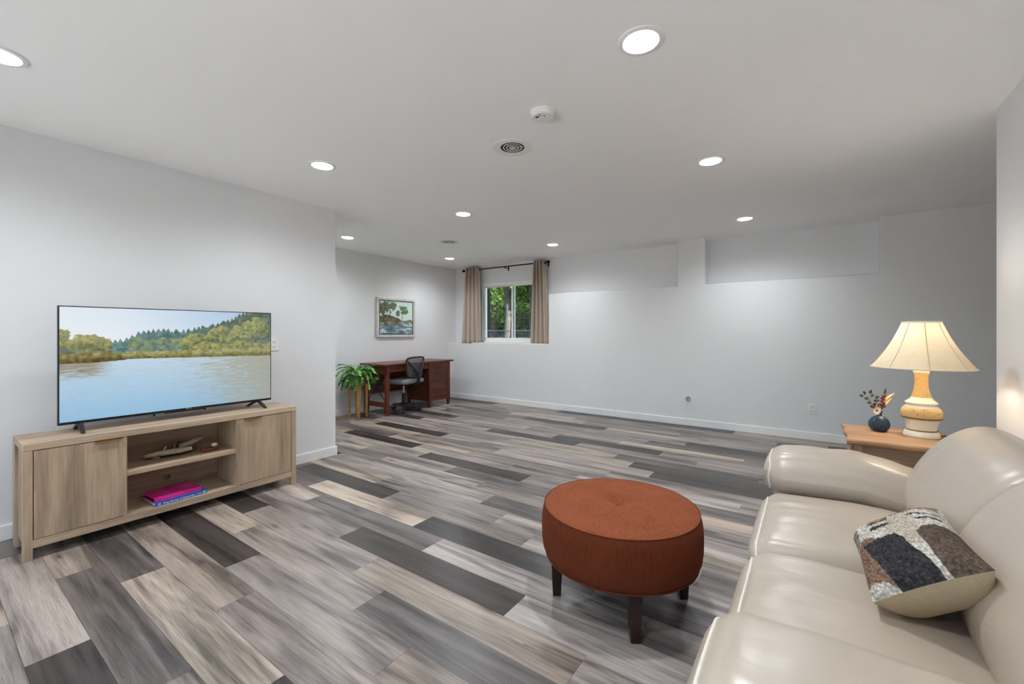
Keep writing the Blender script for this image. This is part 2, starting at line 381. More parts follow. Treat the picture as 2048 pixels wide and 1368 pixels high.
pd = struct(MB().box(DX0, DX1, Y_FRONT-.11, Y_FRONT-.01, DH-.05, DH).box(DX0, DX1, Y_FRONT-.11, Y_FRONT-.01, 0, .03).box(DX0, DX0+.05, Y_FRONT-.11, Y_FRONT-.01, .03, DH-.05).box(DX1-.05, DX1, Y_FRONT-.11, Y_FRONT-.01, .03, DH-.05).build('added_door', M_TRIM, bevel=.003))  # added door, never in view, there to pass the fill light
for a, b, yy in ((DX0+.05, (DX0+DX1)/2+.04, Y_FRONT-.10), ((DX0+DX1)/2-.04, DX1-.05, Y_FRONT-.055)):
    lf = MB().box(a, b, yy, yy+.04, .03, .12).box(a, b, yy, yy+.04, DH-.13, DH-.05).box(a, a+.07, yy, yy+.04, .12, DH-.13).box(b-.07, b, yy, yy+.04, .12, DH-.13).build('added_door_leaf', M_TRIM, pd, bevel=.003)
    B(a+.068, b-.068, yy+.016, yy+.024, .118, DH-.128).build('pane', M_GLASS, lf)
    B(b-.055 if yy > Y_FRONT-.08 else a+.015, b-.015 if yy > Y_FRONT-.08 else a+.055, yy+.04, yy+.06, .92, 1.12).build('pull', M_PLASTIC, lf, bevel=.004)
struct(B(-14, 14, -22, Y_FRONT-TH, -.16, -.03).build('added_ground', plain('added_ground_dark', '#3c3c3b', .8, vary=.08, vscale=3)))  # added ground outside the made-up door, kept dark beside the fill lamp
# ------------------------------------------------------------------ outdoors, seen through the window
def leaf_mat(name, a, b):
    t = NT(name); oi = t.n('NewGeometry'); c = t.ramp(oi.outputs['Random Per Island'], [(0, lin(a)), (.75, lin(b)), (1, lin('#8a9638'))])
    d = t.n('BsdfDiffuse'); tr = t.n('BsdfTranslucent'); mx = t.n('MixShader'); mx.inputs[0].default_value = .4
    t.l(c, d.inputs[0]); t.l(c, tr.inputs[0]); t.l(d.outputs[0], mx.inputs[1]); t.l(tr.outputs[0], mx.inputs[2]); t.l(mx.outputs[0], t.out.inputs[0]); return t.m
M_LEAF = leaf_mat('tree_leaves', '#12330f', '#446a1e'); M_LEAF2 = leaf_mat('tree_leaves_dark', '#0d2a14', '#27501d')
M_BARK = plain('bark', '#2c2620', .9, vary=.4, vscale=9)
GZ = .88
lawn = struct(B(-40, 22, 6.36, 60, GZ-.2, GZ).build('lawn', plain('grass_ground', '#35481f', .9, vary=.3, vscale=3)))
struct(B(-40, 22, 13.2, 17.0, GZ, GZ+.02).build('driveway', plain('pale_concrete', '#d4d0c8', .8)))
def leaves(n, c, r, size, rng):
    th = rng.random(n)*2*math.pi; ph = np.arccos(rng.uniform(-1, 1, n)); rad = rng.random(n)**.45
    d = np.stack([np.sin(ph)*np.cos(th), np.sin(ph)*np.sin(th), np.cos(ph)], 1)*rad[:, None]*np.array(r)+np.array(c)
    a = rng.normal(size=(n, 3)); a /= np.linalg.norm(a, axis=1)[:, None]; b = np.cross(a, rng.normal(size=(n, 3))); b /= np.linalg.norm(b, axis=1)[:, None]
    s = size*rng.uniform(.6, 1.3, n)[:, None]
    V = np.stack([d-a*s, d+b*s*.5, d+a*s, d-b*s*.5], 1).reshape(-1, 3)
    return V
def tree(label, x, y, h, tr, crowns, mat, lean=0):
    t = thing('tree', label, 'tree', (x, y, GZ), group='trees outside the window')
    path = [(x+lean*k*h+.05*math.sin(k*9), y, GZ+k*h) for k in np.linspace(0, 1, 9)]
    m = MB().tube(path, [tr*(1.25-.7*k) for k in np.linspace(0, 1, 9)], 14)
    for k in range(5):
        a = k*1.3; z = GZ+h*(.45+.1*k); m.tube([(x+lean*h*(.45+.1*k), y, z), (x+math.cos(a)*1.0, y+math.sin(a)*.8, z+.8), (x+math.cos(a)*1.9, y+math.sin(a)*1.5, z+1.2)], [tr*.35, tr*.22, tr*.1], 8)
    m.build('trunk', M_BARK, t, smooth=60)
    rng = np.random.default_rng(int(abs(x*100)+y*10)); V = np.concatenate([leaves(int(n*1.7), c, r, .075, rng) for n, c, r in crowns])
    me = bpy.data.meshes.new('foliage'); V = V-np.array([x, y, GZ]); me.from_pydata(V.tolist(), [], [(4*i, 4*i+1, 4*i+2, 4*i+3) for i in range(len(V)//4)]); me.update()
    me.materials.append(mat); o = bpy.data.objects.new('foliage', me); COL.objects.link(o); o.parent = t; o['kind'] = 'stuff'; return t
tree('thick shaded trunk tree at the left edge of the window view', -7.80, 9.6, 5.5, .19, [(2600, (-8.4, 10, 3.6), (1.3, 1.0, .9)), (1500, (-7.2, 10.4, 4.0), (1.0, .9, .8))], M_LEAF2)
tree('tall brown trunk tree beside the window mullion', -6.66, 9.2, 6.0, .08, [(2300, (-6.6, 9.8, 3.7), (1.2, .9, .8)), (900, (-6.35, 9.6, 2.5), (.5, .6, .5))], M_LEAF, .015)
tree('slim grey trunk tree behind the right window pane', -5.98, 9.4, 6.0, .075, [(2600, (-5.3, 9.9, 3.3), (1.2, .9, 1.0)), (1200, (-5.0, 10, 2.3), (.8, .6, .6))], M_LEAF2)
tree('sunlit bushy tree in the middle of the window view', -10.5, 18.5, 5.0, .2, [(5200, (-10.5, 18.8, 3.4), (2.4, 1.4, 1.9))], M_LEAF)
tree('bright green tree behind the driveway on the left', -14.5, 18.8, 6.0, .22, [(5200, (-14.5, 19, 3.8), (2.6, 1.5, 2.4))], M_LEAF)
tree('leafy tree behind the driveway on the right', -7.2, 19.2, 6.0, .22, [(5200, (-7.4, 19.4, 3.5), (2.3, 1.5, 2.3))], M_LEAF)
hd = thing('hedge', 'dense green hedge along the far side of the yard', 'hedge', (-10, 22, GZ))
rng = np.random.default_rng(5); V = np.concatenate([leaves(1100, (x, 22, GZ+2.6+.8*math.sin(x*2.1)), (1.3, .9, 2.6), .2, rng) for x in np.arange(-22, 3, 1.2)])-np.array([-10, 22, GZ])
me = bpy.data.meshes.new('foliage'); me.from_pydata(V.tolist(), [], [(4*i, 4*i+1, 4*i+2, 4*i+3) for i in range(len(V)//4)]); me.update(); me.materials.append(M_LEAF)
o = bpy.data.objects.new('foliage', me); COL.objects.link(o); o.parent = hd; o['kind'] = 'stuff'
B(-23, 3.5, 22.9, 23.1, GZ, GZ+3.2).build('stem_mass', M_LEAF2, hd)
fc = thing('chain_link_fence', 'low grey chain link fence outside the window', 'fence', (-7, 8.6, GZ))
M_WIRE = plain('galvanised_wire', '#3b434a', .5, .5)
MB().tube([(-11, 8.6, GZ+.36), (-2, 8.6, GZ+.36)], .013, 8).build('top_rail', M_WIRE, fc, smooth=60)
for x in np.arange(-10.6, -2, 1.15): MB().tube([(x, 8.6, GZ-.05), (x, 8.6, GZ+.38)], .017, 8).build('post', M_WIRE, fc, smooth=60)
m = MB()
for x in np.arange(-11, -2.2, .075):
    m.tube([(x, 8.606, GZ), (x+.35, 8.606, GZ+.35)], .0025, 3, False); m.tube([(x+.35, 8.594, GZ), (x, 8.594, GZ+.35)], .0025, 3, False)
m.build('wire_mesh', M_WIRE, fc, kind='stuff')

# ------------------------------------------------------------------ ceiling fittings
M_TRIMRING = plain('light_trim_white', '#f2f2f2', .4, vary=.01)
t = NT('led_diffuser'); t.base((.9, .9, .9), .5); t.b.inputs['Emission Color'].default_value = (*LED_COLOR, 1); t.b.inputs['Emission Strength'].default_value = LED_STRENGTH; M_LED = t.m; M_LED.cycles.emission_sampling = 'NONE'
def downlight(x, y, label):
    t = thing('ceiling_light', label, 'ceiling light', (x, y, H), group='recessed ceiling lights')
    MB().lathe([(.092, 0), (.092, -.003), (.088, -.005), (.072, -.006), (.068, -.002), (.068, 0)], (x, y, H), 40, False, False).build('trim_ring', M_TRIMRING, t, smooth=40)
    MB().lathe([(.0675, -.001), (.067, -.006), (.055, -.010), (.03, -.0125), (.003, -.013)], (x, y, H), 40, False, True).build('diffuser', M_LED, t, smooth=180)
    ld = bpy.data.lights.new('beam', 'SPOT'); ld.energy = LED_POWER*(1.0 if y > 4.9 else .97); ld.color = LED_COLOR; ld.spot_size = math.radians(160); ld.spot_blend = 1.0; ld.shadow_soft_size = .06
    lo_ = bpy.data.objects.new('beam', ld); COL.objects.link(lo_); lo_.parent = t; lo_.location = (0, 0, -.02)
for x, y, lb in ((-.572, 1.735, 'round recessed ceiling light, largest in view, above the rust ottoman'),
                 (-2.868, 1.715, 'round recessed ceiling light in front of the television wall'),
                 (-.574, 3.228, 'round recessed ceiling light right of the near round vent, above the middle of the floor'),
                 (-2.876, 3.235, 'round recessed ceiling light just past the corner of the television wall'),
                 (-4.778, 3.195, 'round recessed ceiling light over the alcove, above the potted plant'),
                 (-2.880, 5.062, 'round recessed ceiling light in front of the right hand curtain'),
                 (-4.780, 5.048, 'round recessed ceiling light over the desk chair, near the far corner'),
                 (-.570, 5.070, 'round recessed ceiling light in front of the right wall niche'),
                 (-2.864, .225, 'round recessed ceiling light cut off at the left edge of the photo'),
                 (-.572, .225, 'round recessed ceiling light above the near end of the sofa'),
                 (-2.864, -1.27, 'added ceiling light behind the viewpoint for brightness, on the television side'), (-.572, -1.27, 'added ceiling light behind the viewpoint for brightness, on the sofa side')):  # last two are added out of view to raise the ambient light
    downlight(x, y, lb)
def vent(x, y, label):
    t = thing('ceiling_vent', label, 'vent', (x, y, H), group='round ceiling vents')
    MB().lathe([(.130, 0), (.130, -.003), (.124, -.0055), (.112, -.0045), (.090, -.003), (.079, -.0022), (.078, -.0009)], (x, y, H), 48, False, False).build('flange', M_PLASTIC, t, smooth=40)
    MB().lathe([(.0775, -.0008), (.001, -.0008)], (x, y, H), 40, False, True).build('duct_shade_disc', M_SLOT, t)  # dark disc stands in for the shade inside the uncut duct
    for r0, r1 in ((.055, .062), (.034, .041), (.014, .021)):
        MB().lathe([(r0, -.0009), (r0, -.0013), (r1, -.0022), (r1, -.0009)], (x, y, H), 40, False, False).build('louvre_ring', M_PLASTIC, t, smooth=40)
    MB().lathe([(.008, -.001), (.008, -.002), (.001, -.0026)], (x, y, H), 20, False, True).build('hub', M_PLASTIC, t, smooth=40)
    for a in (0.4, 2.5, 4.6): MB().tube([(x+.009*math.cos(a), y+.009*math.sin(a), H-.0012), (x+.077*math.cos(a), y+.077*math.sin(a), H-.0012)], .0009, 6).build('spoke', M_PLASTIC, t)
vent(-1.582, 2.257, 'round white slotted ceiling vent beside the smoke detector')
vent(-3.925, 4.134, 'round white slotted ceiling vent far off towards the desk corner')
t = thing('smoke_detector', 'round white smoke detector on the ceiling', 'smoke detector', (-1.195, 1.99, H))
MB().lathe([(.066, 0), (.066, -.010), (.062, -.012), (.062, -.022), (.056, -.030), (.002, -.033)], (-1.195, 1.99, H), 40, False, True).build('housing', M_PLASTIC, t, smooth=35)
B(-1.222, -1.204, 1.958, 1.968, H-.0335, H-.030).build('test_button', M_SLOT, t)
for q in ((-1.175, 1.975), (-1.190, 1.955)): MB().lathe([(.004, -.029), (.004, -.0328), (.0005, -.0328)], (q[0], q[1], H), 10, False, True).build('indicator', M_SLOT, t)

# ------------------------------------------------------------------ outlets and the cable ring
def outlet(label, p, axis):
    """axis 'y': plate faces -Y; 'x': plate faces +X"""
    t = thing('wall_outlet', label, 'outlet', p, 0 if axis == 'y' else math.pi/2, 'white wall outlets')
    def bld(m, name, mat, par, bv=0): return m.build(name, mat, par, local=True, bevel=bv, smooth=40)
    bld(B(-.036, .036, -.006, 0, -.058, .058), 'cover_plate', M_PLASTIC, t, .002)
    for z in (.021, -.021):
        f = bld(MB().rbox(-.017, .017, -.009, -.004, z-.015, z+.015, .004, 2), 'socket', M_PLASTIC, t)
        for s in (B(-.0085, -.006, -.0098, -.0085, z-.001, z+.008), B(.006, .0085, -.0098, -.0085, z-.001, z+.007), B(-.002, .002, -.0098, -.0085, z-.010, z-.006)): bld(s, 'slot', M_SLOT, f)
    return t
outlet('white outlet half hidden behind the right edge of the television', (X_TV, 1.835, 1.10), 'x')
outlet('small white outlet low on the back wall nearest the window', (-2.776, Y_BACK, .35), 'y')
outlet('white outlet low on the back wall left of the lamp table', (.009, Y_BACK, .353), 'y')
t = thing('cable_grommet', 'round cable hole with a loop of grey cable on the back wall', 'cable outlet', (-1.294, Y_BACK, .348))
m = MB().lathe([(.043, 0), (.043, .004), (.030, .006), (.030, 0)], (0, 0, 0), 28, False, False).xf(Matrix.Rotation(math.pi/2, 4, 'X')); m.build('ring', M_PLASTIC, t, local=True, smooth=40)
m = MB().lathe([(.030, .0015), (.001, .0015)], (0, 0, 0), 24, False, True).xf(Matrix.Rotation(math.pi/2, 4, 'X')); m.build('hole', plain('cable_hole', '#bdbdbb', .7), t, local=True)
MB().tube([(.027*math.cos(a), -.010-.002*a, .027*math.sin(a)) for a in np.linspace(.6, 5.4, 26)], .0042, 8).build('cable', plain('grey_cable', '#7d8082', .5), t, local=True, smooth=60)

# ------------------------------------------------------------------ television stand
M_OAK_X = wood('grey_oak_along_x', '#8d7a69', '#b59e86', '#cbb69d', 'x'); M_OAK_Y = wood('grey_oak_along_y', '#8d7a69', '#b59e86', '#cbb69d', 'y'); M_OAK_Z = wood('grey_oak_upright', '#867361', '#ae977e', '#c8b299', 'z')
M_BRASS = plain('pale_brass', '#c9965f', .35, .8)
SX0, SX1, SY0, SY1, SH = -3.71, -3.355, .347, 1.785, .617
t = thing('television_stand', 'long grey-brown oak television stand with two doors and open shelves', 'tv stand', ((SX0+SX1)/2, (SY0+SY1)/2, 0))
B(SX0, SX1, SY0, SY1, SH-.038, SH).build('top', M_OAK_Y, t, bevel=.002)
for y in (SY0, SY1-.036):
    B(SX1-.036, SX1-.001, y, y+.036, 0, SH-.038).build('leg', M_OAK_Z, t, bevel=.0015); B(SX0, SX0+.08, y, y+.036, 0, SH-.038).build('leg', M_OAK_Z, t, bevel=.0015)
    yy = y+.012; B(SX0+.08, SX1-.036, yy, yy+.016, .062, SH-.038).build('end_panel', M_OAK_Z, t)
B(SX0+.02, SX1-.002, SY0+.036, SY1-.036, .062, .105).build('bottom_board', M_OAK_Y, t, bevel=.0015)
bk = MB(); hy_, hz_, hr = 1.049, .19, .022
yy = [SY0+.036, hy_-hr*2, hy_+hr*2, SY1-.036]
bk.box(SX0+.012, SX0+.02, yy[0], yy[1], .105, SH-.038).box(SX0+.012, SX0+.02, yy[2], yy[3], .105, SH-.038).box(SX0+.012, SX0+.02, yy[1], yy[2], hz_+hr*2, SH-.038).box(SX0+.012, SX0+.02, yy[1], yy[2], .105, hz_-hr*2)
sq = []; ci = []
for k in range(32):
    a = 2*math.pi*k/32; c_, s_ = math.cos(a), math.sin(a); q = hr*2/max(abs(c_), abs(s_)); sq.append((SX0+.02, hy_+q*c_, hz_+q*s_)); ci.append((SX0+.02, hy_+hr*c_, hz_+hr*s_))
bk.loft([sq, ci, [(SX0+.012, p[1], p[2]) for p in ci]], False)
bk.build('back_panel', M_OAK_Y, t)
for y in (.762-.018, 1.357): B(SX0+.02, SX1-.004, y, y+.018, .105, SH-.038).build('divider', M_OAK_Z, t)
B(SX0+.02, SX1-.012, .762, 1.357, .338, .366).build('shelf', M_OAK_Y, t, bevel=.0015)
for y0, y1, hy0, hy1 in ((SY0+.0395, .760, .620, .738), (1.3735-.016, SY1-.0395, 1.400, 1.522)):
    d = B(SX1-.020, SX1-.002, y0, y1, .1085, SH-.0415).build('door', M_OAK_Z, t, bevel=.001)
    B(SX1-.018, SX1+.012, hy0, hy1, SH-.0425, SH-.0395).box(SX1+.010, SX1+.012, hy0, hy1, SH-.050, SH-.0395).build('edge_pull', M_BRASS, d)

# ------------------------------------------------------------------ television
def tv_img(u, v):
    wl = .465+.03*u
    n1 = fbm(u, v, 30, 18, 1, 4); n2 = fbm(u, v, 9, 6, 2, 4); n3 = fbm(u, v, 70, 45, 3, 3)
    def C(*c): return np.array(c, float)
    sky = C(240, 245, 251)*(1-sstep(.1, .9, u))[..., None]+C(198, 219, 240)*sstep(.1, .9, u)[..., None]
    out = sky-(1-sstep(0, .35, v))[..., None]*C(26, 14, 2)*(.3+.7*u)[..., None]
    # spiky conifer skyline
    xs = [0, .2, .25, .3, .37, .45, .53, .6, .68, .72, .76, .80, .85, 1]; ys = [.31, .31, .28, .225, .20, .205, .19, .165, .14, .11, .08, .03, -.02, -.05]
    sp = np.abs(((u*46+1.3*fbm(u*0+u, v*0, 12, 1, 8)) % 1)-.5)*2; amp = .012+.03*fbm(u, v*0, 40, 1, 4)
    sp2 = np.abs(((u*29+2.1*fbm(u, v*0, 9, 1, 18)) % 1)-.5)*2; sp = np.where(fbm(u, v*0, 17, 1, 19, 2) > .5, sp, sp2)
    top = np.interp(u, xs, ys)+sp*amp*1.4-.015+(fbm(u, v*0, 14, 1, 6)-.5)*.03
    hill = C(104, 140, 140)*(1-sstep(.35, .75, u))[..., None]+C(88, 108, 92)*sstep(.35, .75, u)[..., None]
    hill = hill+((n1-.5)*60)[..., None]+((n3-.5)*36)[..., None]
    out = np.where((v > top)[..., None], hill, out)
    def blobs(out, seed, n, xr, ytop, rr, base, lit, alpha=1.0):
        r = np.random.default_rng(seed)
        for k in range(n):
            cx = r.uniform(*xr); yt = ytop(cx); cy = yt+r.uniform(0, .22)*(.45-yt)*2; rx = r.uniform(*rr); ry = rx*1.75*r.uniform(.8, 1.3)
            d = np.sqrt(((u-cx)/rx)**2+((v-cy)/ry)**2)+(n1-.5)*.9+(n3-.5)*.5
            m = (1-sstep(.8, 1.0, d))*alpha; sh = np.clip(.5+(-(v-cy)/ry*.35-(u-cx)/rx*.25)+(n3-.5)*1.3, 0, 1)
            col = base*(1-sh[..., None])+lit*sh[..., None]; out = out*(1-m[..., None])+col*m[..., None]
        return out
    out = blobs(out, 11, 34, (.27, .56), lambda x: .31, (.016, .03), C(106, 132, 112), C(150, 166, 118))
    out = blobs(out, 12, 46, (.52, 1.0), lambda x: np.interp(x, [.5, .62, .75, .85, 1], [.30, .24, .20, .13, .04]), (.02, .05), C(92, 104, 70), C(186, 188, 108))
    out = blobs(out, 13, 30, (.55, 1.02), lambda x: .37, (.02, .035), C(110, 116, 72), C(182, 178, 100))
    out = blobs(out, 14, 26, (-.02, .17), lambda x: np.interp(x, [0, .08, .12, .18], [.25, .27, .31, .31]), (.02, .04), C(118, 122, 82), C(182, 176, 112))
    # reed bank
    bank = (v > .405+.02*(n2-.5)) & (u > .17); out = np.where(bank[..., None], C(168, 164, 104)+((n3-.5)*70)[..., None]-(sstep(.43, .47, v)*46)[..., None], out)
    lb = (v > .40+.55*np.clip(u-.17, 0, 1)+.03*(n1-.5)) & (u < .255); out = np.where(lb[..., None], C(150, 138, 84)+((n3-.5)*70)[..., None]-(sstep(.42, .48, v)*50)[..., None], out)
    # water
    wv = np.clip((v-wl)/(1-wl), 0, 1); wu = u+.02*(fbm(u, v, 18, 120, 21, 2)-.5)
    rip = fbm(u, v, 26, 150, 22, 3)-.5
    water = C(196, 218, 236)*(1-wv)[..., None]+C(146, 192, 226)*wv[..., None]
    ref = sstep(.42, .95, wu+rip*.9-wv*.10); water = water*(1-.85*ref[..., None])+C(158, 152, 132)*(.85*ref[..., None])
    lref = (1-sstep(.10, .22, wu))*(1-sstep(.10, .36, wv+rip*.3)); water = water*(1-.8*lref[..., None])+C(142, 126, 98)*(.8*lref[..., None])
    water = water+(rip*34*(.35+ref+lref))[..., None]
    wl2 = np.where(u < .25, .495-.12*np.clip(u-.12, 0, 1), wl)
    out = np.where((v > wl2)[..., None], water, out)
    g = fbm(u, v, 63, 50, 33, 3)-.5; land = ((v < wl2) & (v > top))[..., None]
    out = np.where(land, out*.94+(g*62)[..., None]-8, out)
    hz = (.10+.16*sstep(.45, 1, u))[..., None]  # pale screen glare put into the picture, stronger to the right
    return out*(1-hz)+np.array([186., 190., 184.])*hz
TX = -3.52; TY0, TY1, TZ0, TZ1 = .497, 1.671, .667, 1.357
t = thing('television', 'large flat television showing a lake and wooded hills', 'television', (TX, (TY0+TY1)/2, SH))
B(TX-.028, TX, TY0, TY1, TZ0, TZ1).build('bezel', M_BLACK, t, bevel=.002)
B(TX-.065, TX-.028, TY0+.15, TY1-.15, TZ0+.03, TZ0+.40).build('rear_housing', M_BLACK, t, bevel=.01)
picture('screen', (tv_img, 430, 250), (TX+.0008, TY0+.006, TZ1-.006), (0, TY1-TY0-.012, 0), (0, 0, -(TZ1-TZ0-.022)), attr_mat('screen_image', .55, .12, .3), t)
B(TX-.02, TX+.002, .99, 1.225, TZ0-.007, TZ0+.004).build('speaker_lip', M_BLACK, t, bevel=.001)
for y in (.93, 1.215): B(TX-.012, TX-.004, y, y+.01, TZ0-.014, TZ0).build('clip', M_BLACK, t)
for y, sp_ in ((.588, 0), (1.575, .02)):
    f = MB(); f.taper((TX+.075, y+sp_, SH+.001), (.03, .018), (TX-.005, y, TZ0+.004), (.05, .024)); f.taper((TX-.135, y-sp_, SH+.001), (.03, .018), (TX-.02, y, TZ0+.004), (.05, .024)); f.build('foot', M_BLACK, t, bevel=.003)
lm = text_mesh('TCL', .022, .0004); lo = bpy.data.objects.new('logo', lm); COL.objects.link(lo); lo.parent = t; lm.materials.append(plain('logo_silver', '#c8c4c4', .4))
lo.rotation_euler = (math.pi/2, 0, math.pi/2); lo.location = (.0012, 1.125-(TY0+TY1)/2, TZ0+.006-SH)

# ------------------------------------------------------------------ things on the stand's shelves
def book_art(u, v):
    n = fbm(u, v, 4, 4, 31, 3); d = np.hypot((u-.58)/.42, (v-.42)/.5)
    c = np.array([196, 20, 120.])*(1-n[..., None]*.35)+np.array([255, 120, 160.])*(np.exp(-((d-.62)/.12)**2)*sstep(.35, .7, u))[..., None]*.55
    return c*(1-.35*sstep(.82, 1, u))[..., None]
M_PAPER = plain('book_pages', '#d9d3c6', .8, vary=.05, vscale=200)
bz = .105
def book(name, label, p, rz, w, d, h, cover, art=None, spine=None):
    t = thing(name, label, 'book', p, rz, 'books on the lower shelf')
    B(-d/2+.003, d/2-.003, -w/2+.003, w/2-.003, .002, h-.002).build('pages', M_PAPER, t, local=True)
    B(-d/2, d/2, -w/2, w/2, 0, .002).box(-d/2, d/2, -w/2, w/2, h-.002, h).box(d/2-.003, d/2, -w/2, w/2, .002, h-.002).build('cover', cover, t, local=True)
    return t
b1 = book('book', 'blue picture book lying beneath the pink book', (-3.490, 1.035, bz), math.radians(3), .285, .225, .022, plain('blue_cover', '#1d4f9e', .3, vary=.25, vscale=18))
lm = text_mesh('Dog Heroes of September 11th', .0165, .0002); lm.materials.append(plain('spine_white', '#e8eef6', .5)); lo = bpy.data.objects.new('spine_lettering', lm); COL.objects.link(lo); lo.parent = b1
lo.rotation_euler = (math.pi/2, 0, math.pi/2); lo.location = (.2255/2, .005, .0105)
B(.1123, .1128, -.130, -.113, .004, .018).build('spine_mark', plain('spine_pale', '#9db4d4', .5), b1, local=True); B(.1123, .1128, .118, .136, .004, .018).build('spine_mark', plain('spine_cyan', '#8fd0e6', .5), b1, local=True)
b2 = book('book', 'pink glossy hardcover book on top of the blue book', (-3.505, 1.022, bz+.0222), math.radians(5), .262, .205, .023, plain('pink_cover', '#cf2a84', .2, vary=.2, vscale=14))
picture('cover_art', (book_art, 60, 50), (-.1025, -.131, .0233), (0, .262, 0), (.205, 0, 0), attr_mat('pink_print', 0, .15), b2).location = (0, 0, 0)
o = b2.children[-1]
for vtx in o.data.vertices: vtx.co += wloc(b2)
M_DRIFT = wood('pale_driftwood', '#6b6152', '#a3967f', '#c9bda6', 'y', .8, 2.0); M_DRIFTD = wood('dark_driftwood', '#3a2c20', '#5d4734', '#806a50', 'y', .8, 2.0)
sz = .366
t = thing('driftwood_sculpture', 'pale driftwood boat sculpture on the middle shelf', 'ornament', (-3.53, 1.02, sz))
def log(path, rad, n=10):
    m = MB().tube(path, rad, n); m.v = [(x+random.uniform(-.002, .002), y, z+random.uniform(-.002, .002)) for x, y, z in m.v]; return m
log([(-3.545, .885, sz+.030), (-3.525, .96, sz+.034), (-3.490, 1.05, sz+.040), (-3.470, 1.125, sz+.044)], [.014, .019, .018, .012]).build('front_log', M_DRIFT, t, smooth=50)
log([(-3.610, 1.10, sz+.040), (-3.585, 1.15, sz+.055), (-3.58, 1.19, sz+.078), (-3.585, 1.225, sz+.082)], [.020, .022, .018, .012]).build('twisted_log', M_DRIFT, t, smooth=50)
MB().loft([[(-3.56+dx, y, sz+.018+h) for dx, h in ((-w, 0), (w, 0), (w, .014), (-w, .014))] for y, w in ((.90, .012), (.96, .045), (1.05, .065), (1.13, .055), (1.18, .025))]).build('slab', M_DRIFTD, t, bevel=.003)
for y in (.95, 1.08): MB().sphere((-3.545, y, sz+.009), (.02, .022, .009)).build('foot', M_DRIFT, t, smooth=60)
for y, x in ((.985, -3.525), (1.085, -3.50), (1.06, -3.585)): log([(x, y, sz+.035), (x-.006, y+.004, sz+.062), (x-.004, y+.016, sz+.074)], [.005, .005, .004], 7).build('twig', M_DRIFT, t, smooth=60)
t = thing('wood_carving', 'small reddish carved wood piece at the right of the middle shelf', 'ornament', (-3.475, 1.235, sz))
M_RED = wood('reddish_wood', '#4a1f14', '#7a3a24', '#96543a', 'y', .6, 2)
MB().rbox(-3.50, -3.455, 1.185, 1.285, sz, sz+.024, .008, 3).build('slab', M_RED, t, smooth=60)
MB().rbox(-3.495, -3.46, 1.18, 1.205, sz+.005, sz+.030, .008, 2).build('carved_end', M_RED, t, smooth=60)
tag(MB().sphere((-3.478, 1.262, sz+.0375), (.017, .021, .0135)).build('pebble', plain('cream_pebble', '#d8ccb0', .5), origin=(-3.478, 1.262, sz+.024), smooth=60), 'cream pebble resting on the reddish wood carving', 'pebble')

# ------------------------------------------------------------------ ottoman
def fabric(name, c, sc=(60, 60, 60), lo=.72, hi=1.25, rough=.9, bump=.3):
    t = NT(name); c = lin(c); f = t.noise(t.coords(sc), 1, 4, .65); g = t.noise(t.coords((9, 9, 9)), 1, 2)
    ff = t.math('ADD', t.math('MULTIPLY', f, .7), t.math('MULTIPLY', g, .3))
    t.bump(f, bump, .002); t.b.inputs['Sheen Weight'].default_value = .25; t.b.inputs['Sheen Roughness'].default_value = .5; t.b.inputs['Sheen Tint'].default_value = (*[min(1, x*2) for x in c], 1)
    return t.base(t.ramp(ff, [(.3, tuple(x*lo for x in c)), (.7, tuple(min(1, x*hi) for x in c))]), rough, 0, .2)
OX, OY, OR = -.716, 1.872, .349
M_RUST = fabric('rust_chenille', '#7c4328', (150, 40, 40)); M_RUST_SHADED = fabric('rust_chenille_shaded', '#602c16', (120, 120, 26)); M_MAHOG = plain('dark_mahogany', '#23100c', .28, vary=.3, vscale=12)  # one fabric in two tones; side copy darkened for the shade on it
t = thing('ottoman', 'round rust-orange upholstered ottoman with a buttoned top and dark legs', 'ottoman', (OX, OY, 0))
MB().lathe([(OR-.03, .203), (OR-.022, .206), (OR-.010, .216), (OR-.002, .235), (OR+.003, .27), (OR+.004, .32), (OR+.003, .36), (OR-.001, .39), (OR-.007, .412), (OR-.010, .418)], (OX, OY, 0), 72, True, False).build('side_band', M_RUST_SHADED, t, smooth=50)
pr_ = []
for k in range(25):
    r = (OR-.010)*(1-k/24.0)+.0005
    z = .418+.028*max(0, 1-(r/(OR-.010))**2)**.62-.030*math.exp(-(r/.050)**2)-.006*math.exp(-(r/.12)**2)
    pr_.append((r, z))
MB().lathe(pr_, (OX, OY, 0), 72, False, True).build('top_cushion', M_RUST, t, smooth=180)
MB().tube([((OX+(OR-.009)*math.cos(a)), OY+(OR-.009)*math.sin(a), .418) for a in np.linspace(0, 2*math.pi, 72, False)], .0022, 6, closed=True).build('seam_piping', M_RUST_SHADED, t, smooth=180)
MB().tube([((OX+(OR-.016)*math.cos(a)), OY+(OR-.016)*math.sin(a), .206) for a in np.linspace(0, 2*math.pi, 72, False)], .005, 6, closed=True).build('bottom_piping', M_RUST_SHADED, t, smooth=180)
MB().sphere((OX, OY, .4135), (.014, .014, .006)).build('button', M_RUST, t, smooth=60)
MB().lathe([(OR-.03, .195), (OR-.03, .206)], (OX, OY, 0), 48).build('base_board', M_BLACK, t)
for k in range(4):
    a = math.radians(32.5+90*k); x, y = OX+.285*math.cos(a), OY+.285*math.sin(a); xi, yi = OX+.272*math.cos(a), OY+.272*math.sin(a)
    m = MB().taper((0, 0, 0), .036, (0, 0, .2), .054); m.xf(Matrix.Translation((x, y, 0)) @ Matrix.Rotation(a, 4, 'Z')); m.build('leg', M_MAHOG, t, bevel=.003)

